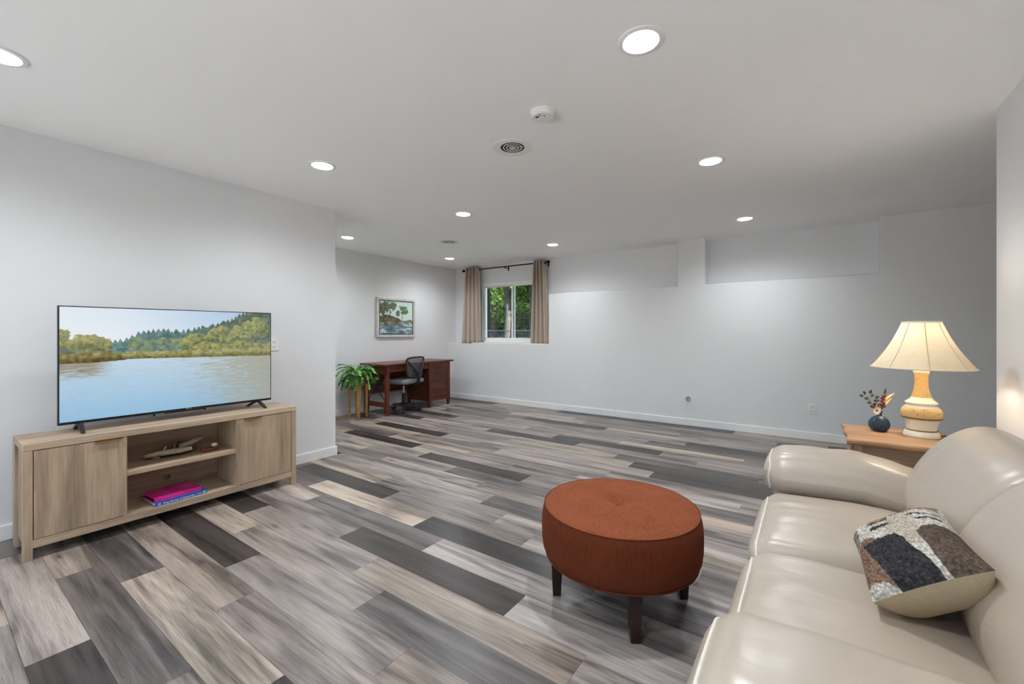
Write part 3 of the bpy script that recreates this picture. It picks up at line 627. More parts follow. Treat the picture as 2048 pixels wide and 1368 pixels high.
# ------------------------------------------------------------------ sofa
def leather():
    t = NT('cream_leather')
    g = t.noise(t.coords((260, 260, 260)), 1, 2); w = t.noise(t.coords((3.4, 7.5, 7)), 1, 2.5, .5, 1.4); b = t.noise(t.coords((3, 3, 3)), 1, 2)
    wr = t.ramp(w, [(.35, (0, 0, 0)), (.65, (1, 1, 1))])
    h = t.math('ADD', t.math('MULTIPLY', g, .03), t.math('MULTIPLY', wr, .55)); t.bump(h, .13, .016)
    c = lin('#b6aa9b'); t.base(t.ramp(b, [(.3, tuple(x*.95 for x in c)), (.7, tuple(min(1, x*1.04) for x in c))]), .32, 0, .5); t.b.inputs['Coat Weight'].default_value = .06; t.b.inputs['Coat Roughness'].default_value = .2
    return t.m
M_LEATHER = leather(); M_PIPING = plain('cream_piping', '#ddd6ca', .4, vary=.03)
SYM = 1.735
t = thing('sofa', 'cream leather loveseat with rounded arms and piped cushions along the right wall', 'sofa', (.3, SYM, 0))
MB().rbox(-.155, .70, .86, 2.61, .06, .30, .04, 6).build('base_frame', M_LEATHER, t, smooth=60)
for x in (-.10, .64):
    for y in (.93, 2.54): MB().taper((x, y, 0), .045, (x, y, .065), .06).build('foot', M_MAHOG, t, bevel=.003)
def wrinkle(p, amp, seed, sx=3.0, sy=16.0):
    u = np.array([[p[0]*sx+40]]); v = np.array([[p[1]*sy+40]]); return float((fbm(u, v, 1, 1, seed, 2)-.5)[0, 0])*amp
def edge_path(x0, x1, y0, y1, z0, z1, r, fn, n=14):
    c = np.array([(x0+x1)/2, (y0+y1)/2, (z0+z1)/2]); h = np.array([x1-x0, y1-y0, z1-z0])/2; P = []
    q = np.linspace(-1, 1, n+1)[:-1]
    for v, w in [(a, 1.0) for a in q]+[(1.0, -a) for a in q]+[(-a, -1.0) for a in q]+[(-1.0, a) for a in q]:
        m = max(abs(v), abs(w)); k = (abs(v)**6+abs(w)**6)**(1/6.0); v, w = v/k*m, w/k*m
        d = np.array([-1.0, v, w])*h; inn = np.clip(d, -(h-r), h-r); e = (d-inn)/r; L = np.linalg.norm(e); p = inn+e/max(L, 1e-9)*r+c
        P.append(tuple(fn(-1.0, v, w, p)))
    return P
def seat_fn(seed):
    def fn(u, v, w, p):
        x, y, z = p
        if w > 0:
            z += .030*(1-u*u)*(1-v**4)*w
            z += wrinkle((x, y), .019*max(0, 1-1.3*abs(u+.6)), seed, 3.4, 21)+wrinkle((y, x), .010, seed+9, 4, 5)
            z -= .022*max(0, abs(v)-.80)/.2*w
        if u < 0: x -= .014*(1-v**4)*(1-w*w)*(-u)
        return x, y, z
    return fn
for k, (y0, y1) in enumerate(((1.072, SYM), (SYM, 2.398))):
    c = MB().rbox(-.185, .42, y0+.001, y1-.001, .255, .455, .075, 22, seat_fn(40+k)).build('seat_cushion', M_LEATHER, t, smooth=180)
    pa = edge_path(-.185, .42, y0+.001, y1-.001, .255, .455, .075, seat_fn(40+k))
    MB().tube(pa, .0048, 7, closed=True).build('piping', M_PIPING, c, smooth=180)
def arm(side):
    y_in, y_out = (2.378, 2.745) if side > 0 else (2*SYM-2.378, 2*SYM-2.745)
    ya, yb = min(y_in, y_out), max(y_in, y_out)
    def fn(u, v, w, p):
        x, y, z = p
        z += .022*(1-v*v)*(1 if w > 0 else 0)*(1-.4*u*u)+wrinkle((y, x), .014, 51+side, 3, 14)*(1-u*u)
        z += .012*math.cos(u*1.5)-.085*max(0, u)**1.2
        if w < .2 and (v*side) < 0: y += side*-.008*(1-u*u)
        y += -side*.02*max(0, u)
        return x, y, z
    a = MB().rbox(-.195, .56, ya, yb, .410, .596, .092, 18, fn).build('arm', M_LEATHER, t, smooth=180)
    yo = (ya+yb)/2
    MB().rbox(-.150, .62, yo-.145, yo+.150, .06, .46, .03, 6).build('arm_panel', M_LEATHER, a, smooth=60)
    pa = edge_path(-.195, .56, ya, yb, .410, .596, .092, fn)
    MB().tube(pa, .0048, 7, closed=True).build('piping', M_PIPING, a, smooth=180)
arm(1); arm(-1)
PROF = [(.42, .40), (.345, .425), (.312, .48), (.302, .55), (.318, .62), (.350, .69), (.395, .76), (.450, .815), (.510, .850), (.565, .852), (.612, .815), (.64, .74), (.65, .60), (.62, .45), (.52, .40)]
def smooth_ring(P, n=56):
    P = np.array(P); m = len(P); out = []
    for k in range(n):
        s = k*m/n; i = int(s); f = s-i; p0, p1, p2, p3 = P[(i-1) % m], P[i % m], P[(i+1) % m], P[(i+2) % m]
        out.append(.5*((2*p1)+(-p0+p2)*f+(2*p0-5*p1+4*p2-p3)*f*f+(-p0+3*p1-3*p2+p3)*f**3))
    return np.array(out)
ring = smooth_ring(PROF); cen = np.array([.50, .60])
for k, (y0, y1) in enumerate(((1.05, SYM), (SYM, 2.42))):
    rings = []
    for s in np.sin(np.linspace(-math.pi/2, math.pi/2, 41)):
        kk = max(0.02, (1-abs(s)**5.0))**(1/3.6); y = (y0+y1)/2+s*(y1-y0)/2
        rr = []
        for p in ring:
            q = cen+(p-cen)*np.array([.55+.45*kk, .62+.38*kk]); d = wrinkle((q[1], y), .010, 60+k, 3, 9)
            rr.append((q[0]+d*(1-s*s), y, q[1]))
        rings.append(rr)
    c = MB().loft(rings).build('back_cushion', M_LEATHER, t, smooth=180)
    pp = [(.632-.0*abs(s), (y0+y1)/2+s*(y1-y0)/2*.93, .792-.03*abs(s)**4) for s in np.linspace(-1, 1, 15)]
    MB().tube(pp, .005, 7).build('piping', M_PIPING, c, smooth=180)
MB().rbox(.56, .74, .86, 2.61, .06, .74, .05, 6).build('back_frame', M_LEATHER, t, smooth=60)

# ------------------------------------------------------------------ throw pillow
def pile_mat():
    t = NT('looped_pile'); a = t.n('Attribute'); a.attribute_name = 'Col'
    v = t.n('TexVoronoi'); v.inputs['Scale'].default_value = 120; t.l(t.coords(), v.inputs['Vector']); n = t.noise(t.coords(), 260, 2)
    t.bump(t.math('ADD', t.math('MULTIPLY', v.outputs['Distance'], -1.2), t.math('MULTIPLY', n, .4)), .8, .006)
    c = t.mix(1.0, a.outputs['Color'], t.ramp(v.outputs['Distance'], [(.1, (1.12, 1.12, 1.12)), (.75, (.55, .55, .55))]), 'MULTIPLY')
    return t.base(c, .95, 0, .1)
PA, PBc, PC, PD = [np.array(q) for q in ((.112, 1.79, .525), (.328, 1.84, .655), (.322, 1.335, .695), (.127, 1.40, .520))]
def pil_pattern(u, v):
    v = (v-.13)/.87
    n = (fbm(u, v, 14, 14, 71, 3)-.5)*.035; n2 = (fbm(u, v, 14, 14, 72, 3)-.5)*.035; U = u+n; V = v+n2
    def C(*c): return np.array(c, float)
    out = np.zeros(u.shape+(3,))+C(226, 219, 207)+((fbm(u, v, 5, 5, 73, 2)-.5)*26)[..., None]
    out = np.where(((U > .45) & (U < .75) & (V > .12) & (V < .75))[..., None], C(214, 203, 184), out)
    def put(m, *c):
        nonlocal out; out = np.where(m[..., None], C(*c)+((fbm(u, v, 40, 40, 74, 2)-.5)*36)[..., None], out)
    put((U < .12) & (V > .0) & (V < .38), 152, 140, 128)
    put((U > .27) & (U < .50) & (V > .02) & (V < .12), 166, 138, 117); put((U > .27) & (U < .50) & (V > .115) & (V < .155), 84, 80, 79)
    put((U > .28) & (U < .51) & (V > .225) & (V < .29), 82, 79, 80)
    put((U > .52) & (U < .98) & (V > -.1) & (V < .085), 172, 143, 121)
    put((U > .70) & (U < .97) & (np.abs(V-.20-.06*(U-.8)) < .018), 92, 88, 86); put((U > .76) & (U < .96) & (np.abs(V-.31) < .018), 92, 88, 86)
    put((np.hypot((U-.15)/.15, (V-.50)/.12) < 1) | ((U > -.1) & (U < .29) & (V > .50) & (V < .90+.3*U)), 150, 120, 102)
    put((np.abs(U-.33-.30*(V-.5)) < .195) & (V > .485-.04*(U-.3)) & (V < 1.2), 70, 68, 71)
    put((U > .72) & (V > .47) & (V < 1.1) & (U > .72+.9*np.clip(.56-V, 0, 1)) & (U-.72 < .30+(V-.4)), 112, 98, 86)
    return out
NP = 150
tp = thing('throw_pillow', 'tufted throw pillow with cream, brown and charcoal patches on the sofa', 'pillow', tuple((PA+PBc+PC+PD)/4-np.array([0, 0, .08])))
u, v = np.meshgrid(np.linspace(0, 1, NP+1), np.linspace(0, 1, NP+1))
def pil_surface(sgn, h):
    a, b = 2*u-1, 2*v-1
    # pinch the sides inwards between the corners
    uu = .5+.5*a*(1-.07*(1-b*b)); vv = .5+.5*b*(1-.07*(1-a*a))
    P = (PA*(1-uu[..., None])*(1-vv[..., None])+PBc*uu[..., None]*(1-vv[..., None])+PC*uu[..., None]*vv[..., None]+PD*(1-uu[..., None])*vv[..., None])
    nrm = np.cross(PC-PA, PBc-PD); nrm = nrm/np.linalg.norm(nrm); nrm = nrm*np.sign(nrm[2])
    prof = ((1-a**4)*(1-b**4))**.62
    jit = (fbm(u, v, 75, 75, 80, 2)-.5)*.007*np.clip(prof*4, 0, 1) if sgn > 0 else 0
    return P+nrm*(sgn*h*prof+jit)[..., None]
def grid_obj(name, P, mat, parent, col=None, flip=False):
    off = np.array(wloc(parent)); n = P.shape[0]-1; i = np.arange(n)[:, None]*(n+1)+np.arange(n)[None, :]
    F = np.stack([i, i+1, i+n+2, i+n+1] if flip else [i, i+n+1, i+n+2, i+1], -1).reshape(-1, 4)
    me = bpy.data.meshes.new(name); me.from_pydata((P-off).reshape(-1, 3).tolist(), [], F.tolist()); me.update(); me.polygons.foreach_set('use_smooth', [True]*len(me.polygons))
    if col is not None:
        c = lin_arr(np.clip(col, 0, 255)).reshape(-1, 3); at = me.color_attributes.new('Col', 'FLOAT_COLOR', 'POINT'); at.data.foreach_set('color', np.concatenate([c, np.ones((len(c), 1))], 1).ravel().astype(np.float32))
    me.materials.append(mat); o = bpy.data.objects.new(name, me); COL.objects.link(o); o.parent = parent; return o
grid_obj('tufted_front', pil_surface(1, .060), pile_mat(), tp, pil_pattern(u, v))
M_LINEN = fabric('oatmeal_linen', '#b9a78c', (300, 300, 300), .8, 1.15, .95, .5)
grid_obj('linen_back', pil_surface(-1, .108), M_LINEN, tp, None, True)

# ------------------------------------------------------------------ side table, lamp, vase
M_ASH_X = wood('washed_ash_side', '#6b5643', '#98806a', '#b39c84', 'x', .6, 1.6); M_ASH_Z = wood('washed_ash_upright', '#6b5643', '#98806a', '#b39c84', 'z', .6, 1.6)
M_TOPW = wood('honey_wood_top', '#7f5d44', '#a17c5d', '#bb987c', 'x', .45, 1.3)
ZT = .64; tx0, tx1, ty0, ty1 = .155, .605, 2.855, 3.335
t = thing('side_table', 'washed wood side table with a honey coloured wavy-edged top', 'side table', ((tx0+tx1)/2, (ty0+ty1)/2, 0))
def wavy(z, ins):
    P = []
    def edge(ax, ay, bx, by, nx, ny, n=18):
        for k in range(n):
            s = k/n; w = .005*math.cos(4*math.pi*s)-.002
            P.append((ax+(bx-ax)*s+nx*(w-ins), ay+(by-ay)*s+ny*(w-ins), z))
    edge(tx0, ty0, tx1, ty0, 0, -1); edge(tx1, ty0, tx1, ty1, 1, 0); edge(tx1, ty1, tx0, ty1, 0, 1); edge(tx0, ty1, tx0, ty0, -1, 0)
    return P
MB().loft([wavy(ZT-.030, .014), wavy(ZT-.026, .006), wavy(ZT-.016, .0), wavy(ZT-.006, 0), wavy(ZT, .005)]).build('top', M_TOPW, t, smooth=35)
bx0, bx1, by0, by1, bz0, bz1 = tx0+.03, tx1-.03, ty0+.035, ty1-.035, .17, ZT-.030
for x in (bx0, bx1-.038):
    for y in (by0, by1-.038):
        sx = -1 if x == bx0 else 1; sy = -1 if y == by0 else 1; cx_, cy_ = x+.019, y+.019
        m = MB().box(x, x+.038, y, y+.038, bz0, bz1)
        m.loft([[(cx_+sx*o-w, cy_+sy*o-w, z), (cx_+sx*o+w, cy_+sy*o-w, z), (cx_+sx*o+w, cy_+sy*o+w, z), (cx_+sx*o-w, cy_+sy*o+w, z)] for z, o, w in ((bz0, 0, .019), (.13, .010, .022), (.08, .006, .016), (.03, .004, .012), (.012, .012, .016), (0, .014, .016))])
        m.build('leg', M_ASH_Z, t, bevel=.002)
B(bx0+.038, bx1-.038, by0+.012, by0+.024, bz0, bz1).build('side_panel', M_ASH_X, t); B(bx0+.038, bx1-.038, by1-.024, by1-.012, bz0, bz1).build('side_panel', M_ASH_X, t)
for x in (bx0+.050, bx1-.056): B(x, x+.006, by0+.008, by0+.013, bz0, bz1).build('moulding', M_ASH_Z, t)
B(bx1-.020, bx1-.010, by0+.038, by1-.038, bz0, bz1).build('back_panel', M_ASH_Z, t); B(bx0+.038, bx1-.038, by0+.024, by1-.024, bz0, bz0+.015).build('bottom_board', M_ASH_X, t)
M_PULL = plain('antique_pewter', '#6a6352', .4, .8)
for z0, z1 in ((bz0+.02, .375), (.385, bz1-.01)):
    d = MB().rbox(bx0-.008, bx0+.012, by0+.042, by1-.042, z0, z1, .006, 4).build('drawer', M_ASH_Z, t, smooth=40)
    yc, zc = (by0+by1)/2-.09, (z0+z1)/2+.02
    MB().tube([(bx0-.006, yc-.035, zc+.012), (bx0-.028, yc-.034, zc), (bx0-.038, yc-.018, zc-.012), (bx0-.040, yc, zc-.015), (bx0-.038, yc+.018, zc-.012), (bx0-.028, yc+.034, zc), (bx0-.006, yc+.035, zc+.012)], .005, 8).build('bail_pull', M_PULL, d, smooth=60)

LX, LY, LS = .490, 3.165, .755
t = thing('table_lamp', 'lit ceramic table lamp with cream bell shade', 'lamp', (LX, LY, ZT))
M_CERW = plain('cream_glaze', '#e6ddcb', .25, vary=.02); M_LINE = plain('brown_glaze_line', '#7d6338', .5)
def carved():
    t = NT('carved_honey_glaze'); v = t.noise(t.coords((40, 40, 75)), 1, 3, .6, 2.5); e = t.ramp(v, [(.35, (0, 0, 0)), (.42, (1, 1, 1))])
    t.bump(e, .5, .004); return t.base(t.mix(e, lin('#a67d3e'), lin('#d9b679')), .4, 0, .4)
M_CARV = carved()
def lat(name, pr, mat, cap0=False, cap1=False): return MB().lathe([(r, z-ZT) for r, z in ((q[0]*LS, q[1]) for q in pr)], (LX, LY, ZT), 48, cap0, cap1).build(name, mat, t, smooth=40)
lat('foot', [(.098, .640), (.1014, .645), (.0995, .652), (.091, .670), (.086, .673)], M_CERW, True)
lat('foot_line', [(.0865, .672), (.0865, .677), (.083, .679)], M_LINE)
lat('lower_body', [(.082, .677), (.084, .69), (.089, .71), (.098, .732), (.104, .738)], M_CERW)
lat('band_line', [(.104, .737), (.1110, .741), (.1115, .746), (.107, .748)], M_LINE)
lat('carved_band', [(.1085, .745), (.1115, .755), (.1123, .768), (.110, .780), (.104, .790), (.096, .797)], M_CARV)
lat('shoulder_rings', [(.096, .796), (.0955, .799), (.084, .808), (.079, .813), (.080, .818), (.089, .821), (.088, .824), (.074, .834), (.064, .840), (.060, .846), (.0545, .852)], M_CERW)
lat('carved_neck', [(.0545, .851), (.0535, .856), (.0455, .878), (.0395, .90), (.0362, .925), (.0358, .945), (.038, .968), (.042, .984)], M_CARV)
lat('neck_cap', [(.042, .983), (.045, .988), (.045, .997), (.036, 1.001), (.012, 1.003), (.010, 1.06), (.016, 1.062), (.016, 1.10), (.004, 1.10)], M_CERW, False, True)
def shade_mat():
    t = NT('lamp_shade_fabric'); f = t.noise(t.coords((90, 90, 90)), 1, 3); g = t.noise(t.coords((12, 12, 12)), 1, 3)
    c = t.ramp(t.math('ADD', t.math('MULTIPLY', f, .4), t.math('MULTIPLY', g, .6)), [(.35, lin('#e6d3b2')), (.65, lin('#f0e0c4'))])
    d = t.n('BsdfDiffuse'); tr = t.n('BsdfTranslucent'); mx = t.n('MixShader'); mx.inputs[0].default_value = .068
    t.l(c, d.inputs[0]); t.l(c, tr.inputs[0]); t.l(d.outputs[0], mx.inputs[1]); t.l(tr.outputs[0], mx.inputs[2]); t.l(mx.outputs[0], t.out.inputs[0]); return t.m
def shade_pt(s, a):                                  # s 0 bottom..1 top, eight gently scalloped panels
    r = LS*(.280+(.106-.280)*(s**.93)); r -= .010*math.sin(math.pi*s); r *= 1-.022*(.5+.5*math.cos(8*a))*(1-.3*s)*0-.018*abs(math.sin(4*a))*1.0
    return (LX+r*math.cos(a), LY+r*math.sin(a), 1.012+.246*s)
A0 = .35
sm = MB().loft([[shade_pt(s, 2*math.pi*k/96) for k in range(96)] for s in np.linspace(0, 1, 14)], False)
so = sm.build('shade', shade_mat(), t, smooth=25)
M_SEAM = plain('shade_seam', '#c9ae88', .8)
for k in range(8): MB().tube([shade_pt(s, k*math.pi/4) for s in np.linspace(0, 1, 10)], .0016, 5).build('seam', M_SEAM, so)
for s, r in ((0, .004), (1, .004)): MB().tube([shade_pt(s, 2*math.pi*k/96) for k in range(96)], r, 6, closed=True).build('rim_trim', plain('shade_trim', '#eadfc8', .8), so, smooth=180)
MB().tube([(LX-.075, LY, 1.235), (LX+.075, LY, 1.235)], .002, 6).tube([(LX, LY-.075, 1.235), (LX, LY+.075, 1.235)], .002, 6).build('spider', M_BRASS, so)
MB().tube([(LX, LY, 1.232), (LX, LY, 1.252)], [.004, .007], 10).build('finial', M_BRASS, t, smooth=60)
MB().tube([(LX+.018*math.cos(a), LY+.045*math.cos(a), 1.085+.165*math.sin(a)) for a in np.linspace(0, math.pi, 2)], .001, 4).build('harp', M_BRASS, t)
tb = NT('lamp_bulb'); tb.base((.9, .9, .9), .3); tb.b.inputs['Emission Color'].default_value = (1, .95, .86, 1); tb.b.inputs['Emission Strength'].default_value = BULB_STRENGTH
MB().sphere((LX-.005, LY+.032, 1.185), (.030, .030, .034), 16, 10).build('bulb', tb.m, t, smooth=180)
MB().tube([(LX+.070, LY+.02, ZT+.006), (LX+.13, LY+.02, ZT+.012), (tx1+.004, LY-.06, ZT+.008), (tx1+.015, LY-.09, ZT-.06), (tx1+.018, LY-.10, .2), (tx1+.03, LY-.1, .006)], .003, 6).build('cord', M_DARKMETAL, t, smooth=60)

VX, VY = .318, 3.19
def blueglass():
    t = NT('smoky_blue_glass'); t.base(lin('#5f7690'), .06, 0, .6); t.b.inputs['Transmission Weight'].default_value = .75; t.b.inputs['IOR'].default_value = 1.4; return t.m
vt = thing('bud_vase', 'small ribbed smoky blue glass bud vase on the side table', 'vase', (VX, VY, ZT))
VS = .78
vp = [(r_*VS, z_*.93) for r_, z_ in [(.030, .0), (.043, .006), (.056, .022), (.061, .042), (.057, .062), (.044, .080), (.028, .090), (.017, .096), (.014, .104), (.017, .116), (.022, .124)]]
rings = [[(VX+r*(1+.035*math.cos(16*2*math.pi*k/96))*math.cos(2*math.pi*k/96), VY+r*(1+.035*math.cos(16*2*math.pi*k/96))*math.sin(2*math.pi*k/96), ZT+z) for k in range(96)] for r, z in vp]
inner = [[(VX+(r-.004)*math.cos(2*math.pi*k/96), VY+(r-.004)*math.sin(2*math.pi*k/96), ZT+max(z, .006)) for k in range(96)] for r, z in reversed(vp)]
MB().loft(rings+inner).build('glass_body', blueglass(), vt, smooth=60)
RX, RYv = (math.cos(YAW), math.sin(YAW)), None
def P3(dx, dz, dd=0): return (VX+dx*math.cos(YAW)-dd*math.sin(YAW), VY+dx*math.sin(YAW)+dd*math.cos(YAW), ZT+dz)   # dx across, dz up, dd deeper
M_STEM = plain('dry_stem', '#4d4a36', .8); M_DLEAF = plain('dark_green_leaf', '#27302b', .6, vary=.2); M_BERRY = plain('dark_red_berry', '#6e1210', .35, vary=.2); M_PLUME = plain('pale_dried_plume', '#d9b27c', .9, vary=.15); M_PETAL = plain('cream_petal', '#ece0c8', .7)
def stem(par, pts, r=.0016): return MB().tube(pts, r, 6).build('stem', M_STEM, par, smooth=60)
def leafmesh(c, d, up, L, w):
    c, d, up = Vector(c), Vector(d).normalized(), Vector(up); s = d.cross(up).normalized(); n = s.cross(d).normalized(); pts = []
    for k, wf in ((0, .06), (.25, .75), (.5, 1), (.75, .72), (1, .05)): pts.append((c+d*L*k-s*w*wf/2+n*.15*w*abs(wf), c+d*L*k+n*-.02*L*k, c+d*L*k+s*w*wf/2+n*.15*w*abs(wf)))
    vs = [p for q in pts for p in q]; fs = []
    for i in range(4): fs += [(3*i, 3*i+1, 3*i+4, 3*i+3), (3*i+1, 3*i+2, 3*i+5, 3*i+4)]
    return MB().add(vs, fs)
sp = thing('leaf_sprig', 'dark green leafy sprig leaning left out of the blue vase', 'dried sprig', P3(-.003, .02))
stem(sp, [P3(-.003, .02), P3(-.012, .10), P3(-.045, .155), P3(-.068, .20)])
for dx, dz, ang in ((-.07, .205, 2.2), (-.082, .195, 2.8), (-.060, .212, 1.2), (-.045, .195, .5), (-.055, .18, 2.9), (-.03, .185, .7), (-.035, .17, .2), (-.018, .165, .4), (-.05, .165, 3.4), (-.02, .13, .1)):
    leafmesh(P3(dx, dz, random.uniform(-.01, .01)), Vector(P3(math.cos(ang), math.sin(ang)))-Vector(P3(0, 0)), Vector((.4, -.8, .3)), .026, .017).build('leaf', M_DLEAF, sp, smooth=180)
sp = thing('berry_spike', 'upright spike of dark red berries in the blue vase', 'dried flower', P3(.002, .02, .004))
stem(sp, [P3(.002, .02, .004), P3(.004, .12, .004), P3(.018, .17), P3(.032, .235)]); m = MB()
for k in range(46):
    s = random.random(); a = random.uniform(-1, 1)*(1-s*.8)*.022; m.sphere(P3(.008+.024*s+a, .125+.085*s, random.uniform(-.012, .012)*(1-s)), random.uniform(.004, .0062), 7, 5)
m.build('berry_cluster', M_BERRY, sp, smooth=60, kind='stuff'); MB().tube([P3(.032, .205), P3(.036, .225), P3(.039, .245)], [.004, .004, .001], 6).build('tip', M_DLEAF, sp, smooth=60)
for nm, lb, (x1, z1), (x2, z2) in (('plume', 'upper pale grass plume leaning right out of the blue vase', (.04, .185), (.088, .215)), ('plume', 'lower pale grass plume leaning right out of the blue vase', (.035, .155), (.072, .187))):
    sp = thing('dried_plume', lb, 'dried grass', P3(.004, .02, -.004), group='pale dried plumes in the vase'); stem(sp, [P3(.004, .02, -.004), P3(.008, .11, -.004), P3(x1-.02, z1-.02, -.004)])
    MB().tube([P3(x1-.025, z1-.03), P3(x1-.005, z1-.008), P3((x1+x2)/2, (z1+z2)/2), P3(x2, z2)], [.002, .006, .0062, .0012], 8).build('plume_head', M_PLUME, sp, smooth=60)
sp = thing('cream_daisy', 'cream daisy-like bloom drooping left over the vase neck', 'dried flower', P3(-.004, .02, -.006)); stem(sp, [P3(-.004, .02, -.006), P3(-.006, .11, -.008), P3(-.03, .125, -.02)])
for k in range(11):
    a = 2*math.pi*k/11; leafmesh(P3(-.036, .122, -.024), Vector(P3(math.cos(a), math.sin(a), -.25))-Vector(P3(0, 0)), Vector((.3, -.9, .2)), .026, .011).build('petal', M_PETAL, sp, smooth=180)
MB().sphere(P3(-.036, .122, -.027), .006, 10, 6).build('flower_centre', M_STEM, sp, smooth=60)
sp = thing('red_berry_sprig', 'short sprig with a small cluster of red berries behind the cream bloom', 'dried flower', P3(-.002, .02, .006)); stem(sp, [P3(-.002, .02, .006), P3(-.012, .11, .004), P3(-.034, .155)]); m = MB()
for k in range(14): m.sphere(P3(-.034+random.uniform(-.012, .012), .148+random.uniform(-.012, .012), random.uniform(-.008, .008)), .0048, 7, 5)
m.build('berry_cluster', M_BERRY, sp, smooth=60, kind='stuff')

# ------------------------------------------------------------------ curtains on their rod
def cloth():
    t = NT('beige_curtain'); f = t.noise(t.coords((400, 400, 400)), 1, 2); c = lin('#b9aa9a')
    t.bump(f, .15, .001); t.base(t.ramp(f, [(.3, tuple(x*.93 for x in c)), (.7, tuple(x*1.06 for x in c))]), .9, 0, .15); return t.m
M_CLOTH = cloth(); RY = 5.915; RZ = 2.333
t = thing('curtain_rod', 'thin dark bronze curtain rod with finials above the window', 'curtain rod', (-4.34, RY, RZ))
MB().tube([(-5.215, RY, RZ), (-3.47, RY, RZ)], .010, 12).build('rod', M_DARKMETAL, t, smooth=60)
for x, s in ((-5.215, -1), (-3.475, 1)): MB().lathe([(.010, 0), (.017, .004), (.019, .018), (.026, .040), (.024, .046), (.002, .048)], (0, 0, 0), 20).xf(Matrix.Translation((x, RY, RZ)) @ Matrix.Rotation(s*math.pi/2, 4, 'Y')).build('finial', M_DARKMETAL, t, smooth=40)
for x in (-5.20, -4.30, -3.50): MB().tube([(x, RY, RZ-.012), (x, RY+.03, RZ-.026), (x, Y_NICHE, RZ-.026)], .006, 8).box(x-.012, x+.012, Y_NICHE-.006, Y_NICHE, RZ-.06, RZ+.01).box(x-.006, x+.006, RY-.012, RY+.012, RZ-.032, RZ-.008).build('bracket', M_DARKMETAL, t)
def curtain(label, xt0, xt1, xb0, xb1, folds, seed):
    r = random.Random(seed); n = 140; m = 24; rings = []; ph = [r.uniform(-.3, .3) for _ in range(folds+2)]
    V = []; F = []
    for j in range(m+1):
        s = j/m; z = 2.372+(SILL+.006-2.372)*s
        for i in range(n+1):
            q = i/n; x = (xt0+(xt1-xt0)*q)*(1-s)+(xb0+(xb1-xb0)*q)*s
            w = q*folds*2*math.pi+ph[int(q*folds)]*0; amp = .034*(1-.2*s)
            V.append((x+.006*math.sin(2*w+.5)*(1-s), RY-.034+amp*(math.cos(w)+.25*math.cos(2*w+1))+.004*math.sin(3*w+s*2+seed), z))
    for j in range(m):
        for i in range(n): F.append((j*(n+1)+i, (j+1)*(n+1)+i, (j+1)*(n+1)+i+1, j*(n+1)+i+1))
    c = thing('curtain', label, 'curtain', ((xt0+xt1)/2, RY, SILL+.006), group='beige curtains')
    p = MB().add(V, F).build('panel', M_CLOTH, c, smooth=180); sd = p.modifiers.new('solid', 'SOLIDIFY'); sd.thickness = .002
    return c
curtain('beige curtain drawn to the left side of the window', -5.185, -4.875, -5.285, -4.835, 4, 1)
curtain('beige curtain drawn to the right side of the window', -3.715, -3.495, -3.785, -3.44, 4, 2)

# ------------------------------------------------------------------ framed painting
def painting(u, v):
    def C(*c): return np.array(c, float)
    n = fbm(u, v, 12, 12, 91, 4); n2 = fbm(u, v, 30, 30, 92, 3); n3 = fbm(u, v, 6, 30, 93, 3)
    out = C(196, 220, 216)*(1-v)[..., None]+C(222, 232, 214)*v[..., None]
    def put(m, c): nonlocal out; out = out*(1-m[..., None])+c*m[..., None]
    far = sstep(.0, .03, v-(.60-.05*np.exp(-((u-.9)/.09)**2)-.03*n))*(u > .62); put(far, C(104, 132, 96)+((n2-.5)*60)[..., None])
    def crown(cx, cy, rx, ry, c, th=.95):
        d = np.hypot((u-cx)/rx, (v-cy)/ry)+(n-.5)*1.2+(n2-.5)*.9; put(1-sstep(th-.12, th, d), c+((n2-.5)*70)[..., None])
    for x0, y0, x1, y1, w in ((.30, .42, .27, .15, .010), (.655, .62, .70, .20, .008), (.12, .45, .10, .15, .014), (.535, .55, .53, .35, .006)):
        tt = np.clip((v-y1)/(y0-y1), 0, 1); put((np.abs(u-(x1+(x0-x1)*tt)) < w)*((v > y1) & (v < y0))*1.0, C(84, 72, 58))
    crown(.14, .20, .22, .19, C(98, 104, 74)); crown(.36, .14, .12, .12, C(96, 112, 80)); crown(.05, .3, .14, .12, C(92, 90, 62))
    crown(.70, .20, .12, .11, C(96, 118, 84)); crown(.74, .30, .11, .08, C(100, 120, 84)); crown(.53, .36, .07, .10, C(96, 112, 84))
    bank = sstep(0, .03, v-(.50-.10*np.exp(-((u-.22)/.25)**2)+.10*sstep(.5, .72, u)+.06*(n-.5)))*(1-sstep(0, .02, v-.73+.02*u))*(1-sstep(.66, .76, u)); put(bank, C(104, 98, 76)+((n2-.5)*130)[..., None]+((n-.5)*70)[..., None]+(sstep(.58, .68, v)*(n > .5)*34)[..., None]*C(1, .85, .75))
    wat = sstep(0, .02, v-np.where(u < .70, .725-.02*u, .64)); wc = C(128, 152, 160)+((n3-.5)*150)[..., None]-((1-sstep(.2, .6, u))*20)[..., None]; put(wat, wc)
    st = wat*sstep(.56, .70, fbm(u+v*.6, v, 5, 14, 95, 3)); put(st, C(196, 208, 210)); dk = wat*sstep(.60, .72, fbm(u+v*.3, v, 5, 12, 96, 3)); put(dk*.8, C(74, 98, 108))
    return out
t = thing('framed_painting', 'framed landscape painting of trees beside a stream above the desk', 'painting', (X_FAR, 4.585, 1.44))
fy0, fy1, fz0, fz1 = 4.195, 4.972, 1.122, 1.758; M_SILV = plain('champagne_silver_frame', '#cfccc4', .35, .15, vary=.12, vscale=20); M_FDARK = plain('frame_edge_dark', '#3a352e', .6)
w = .044; XF = X_FAR
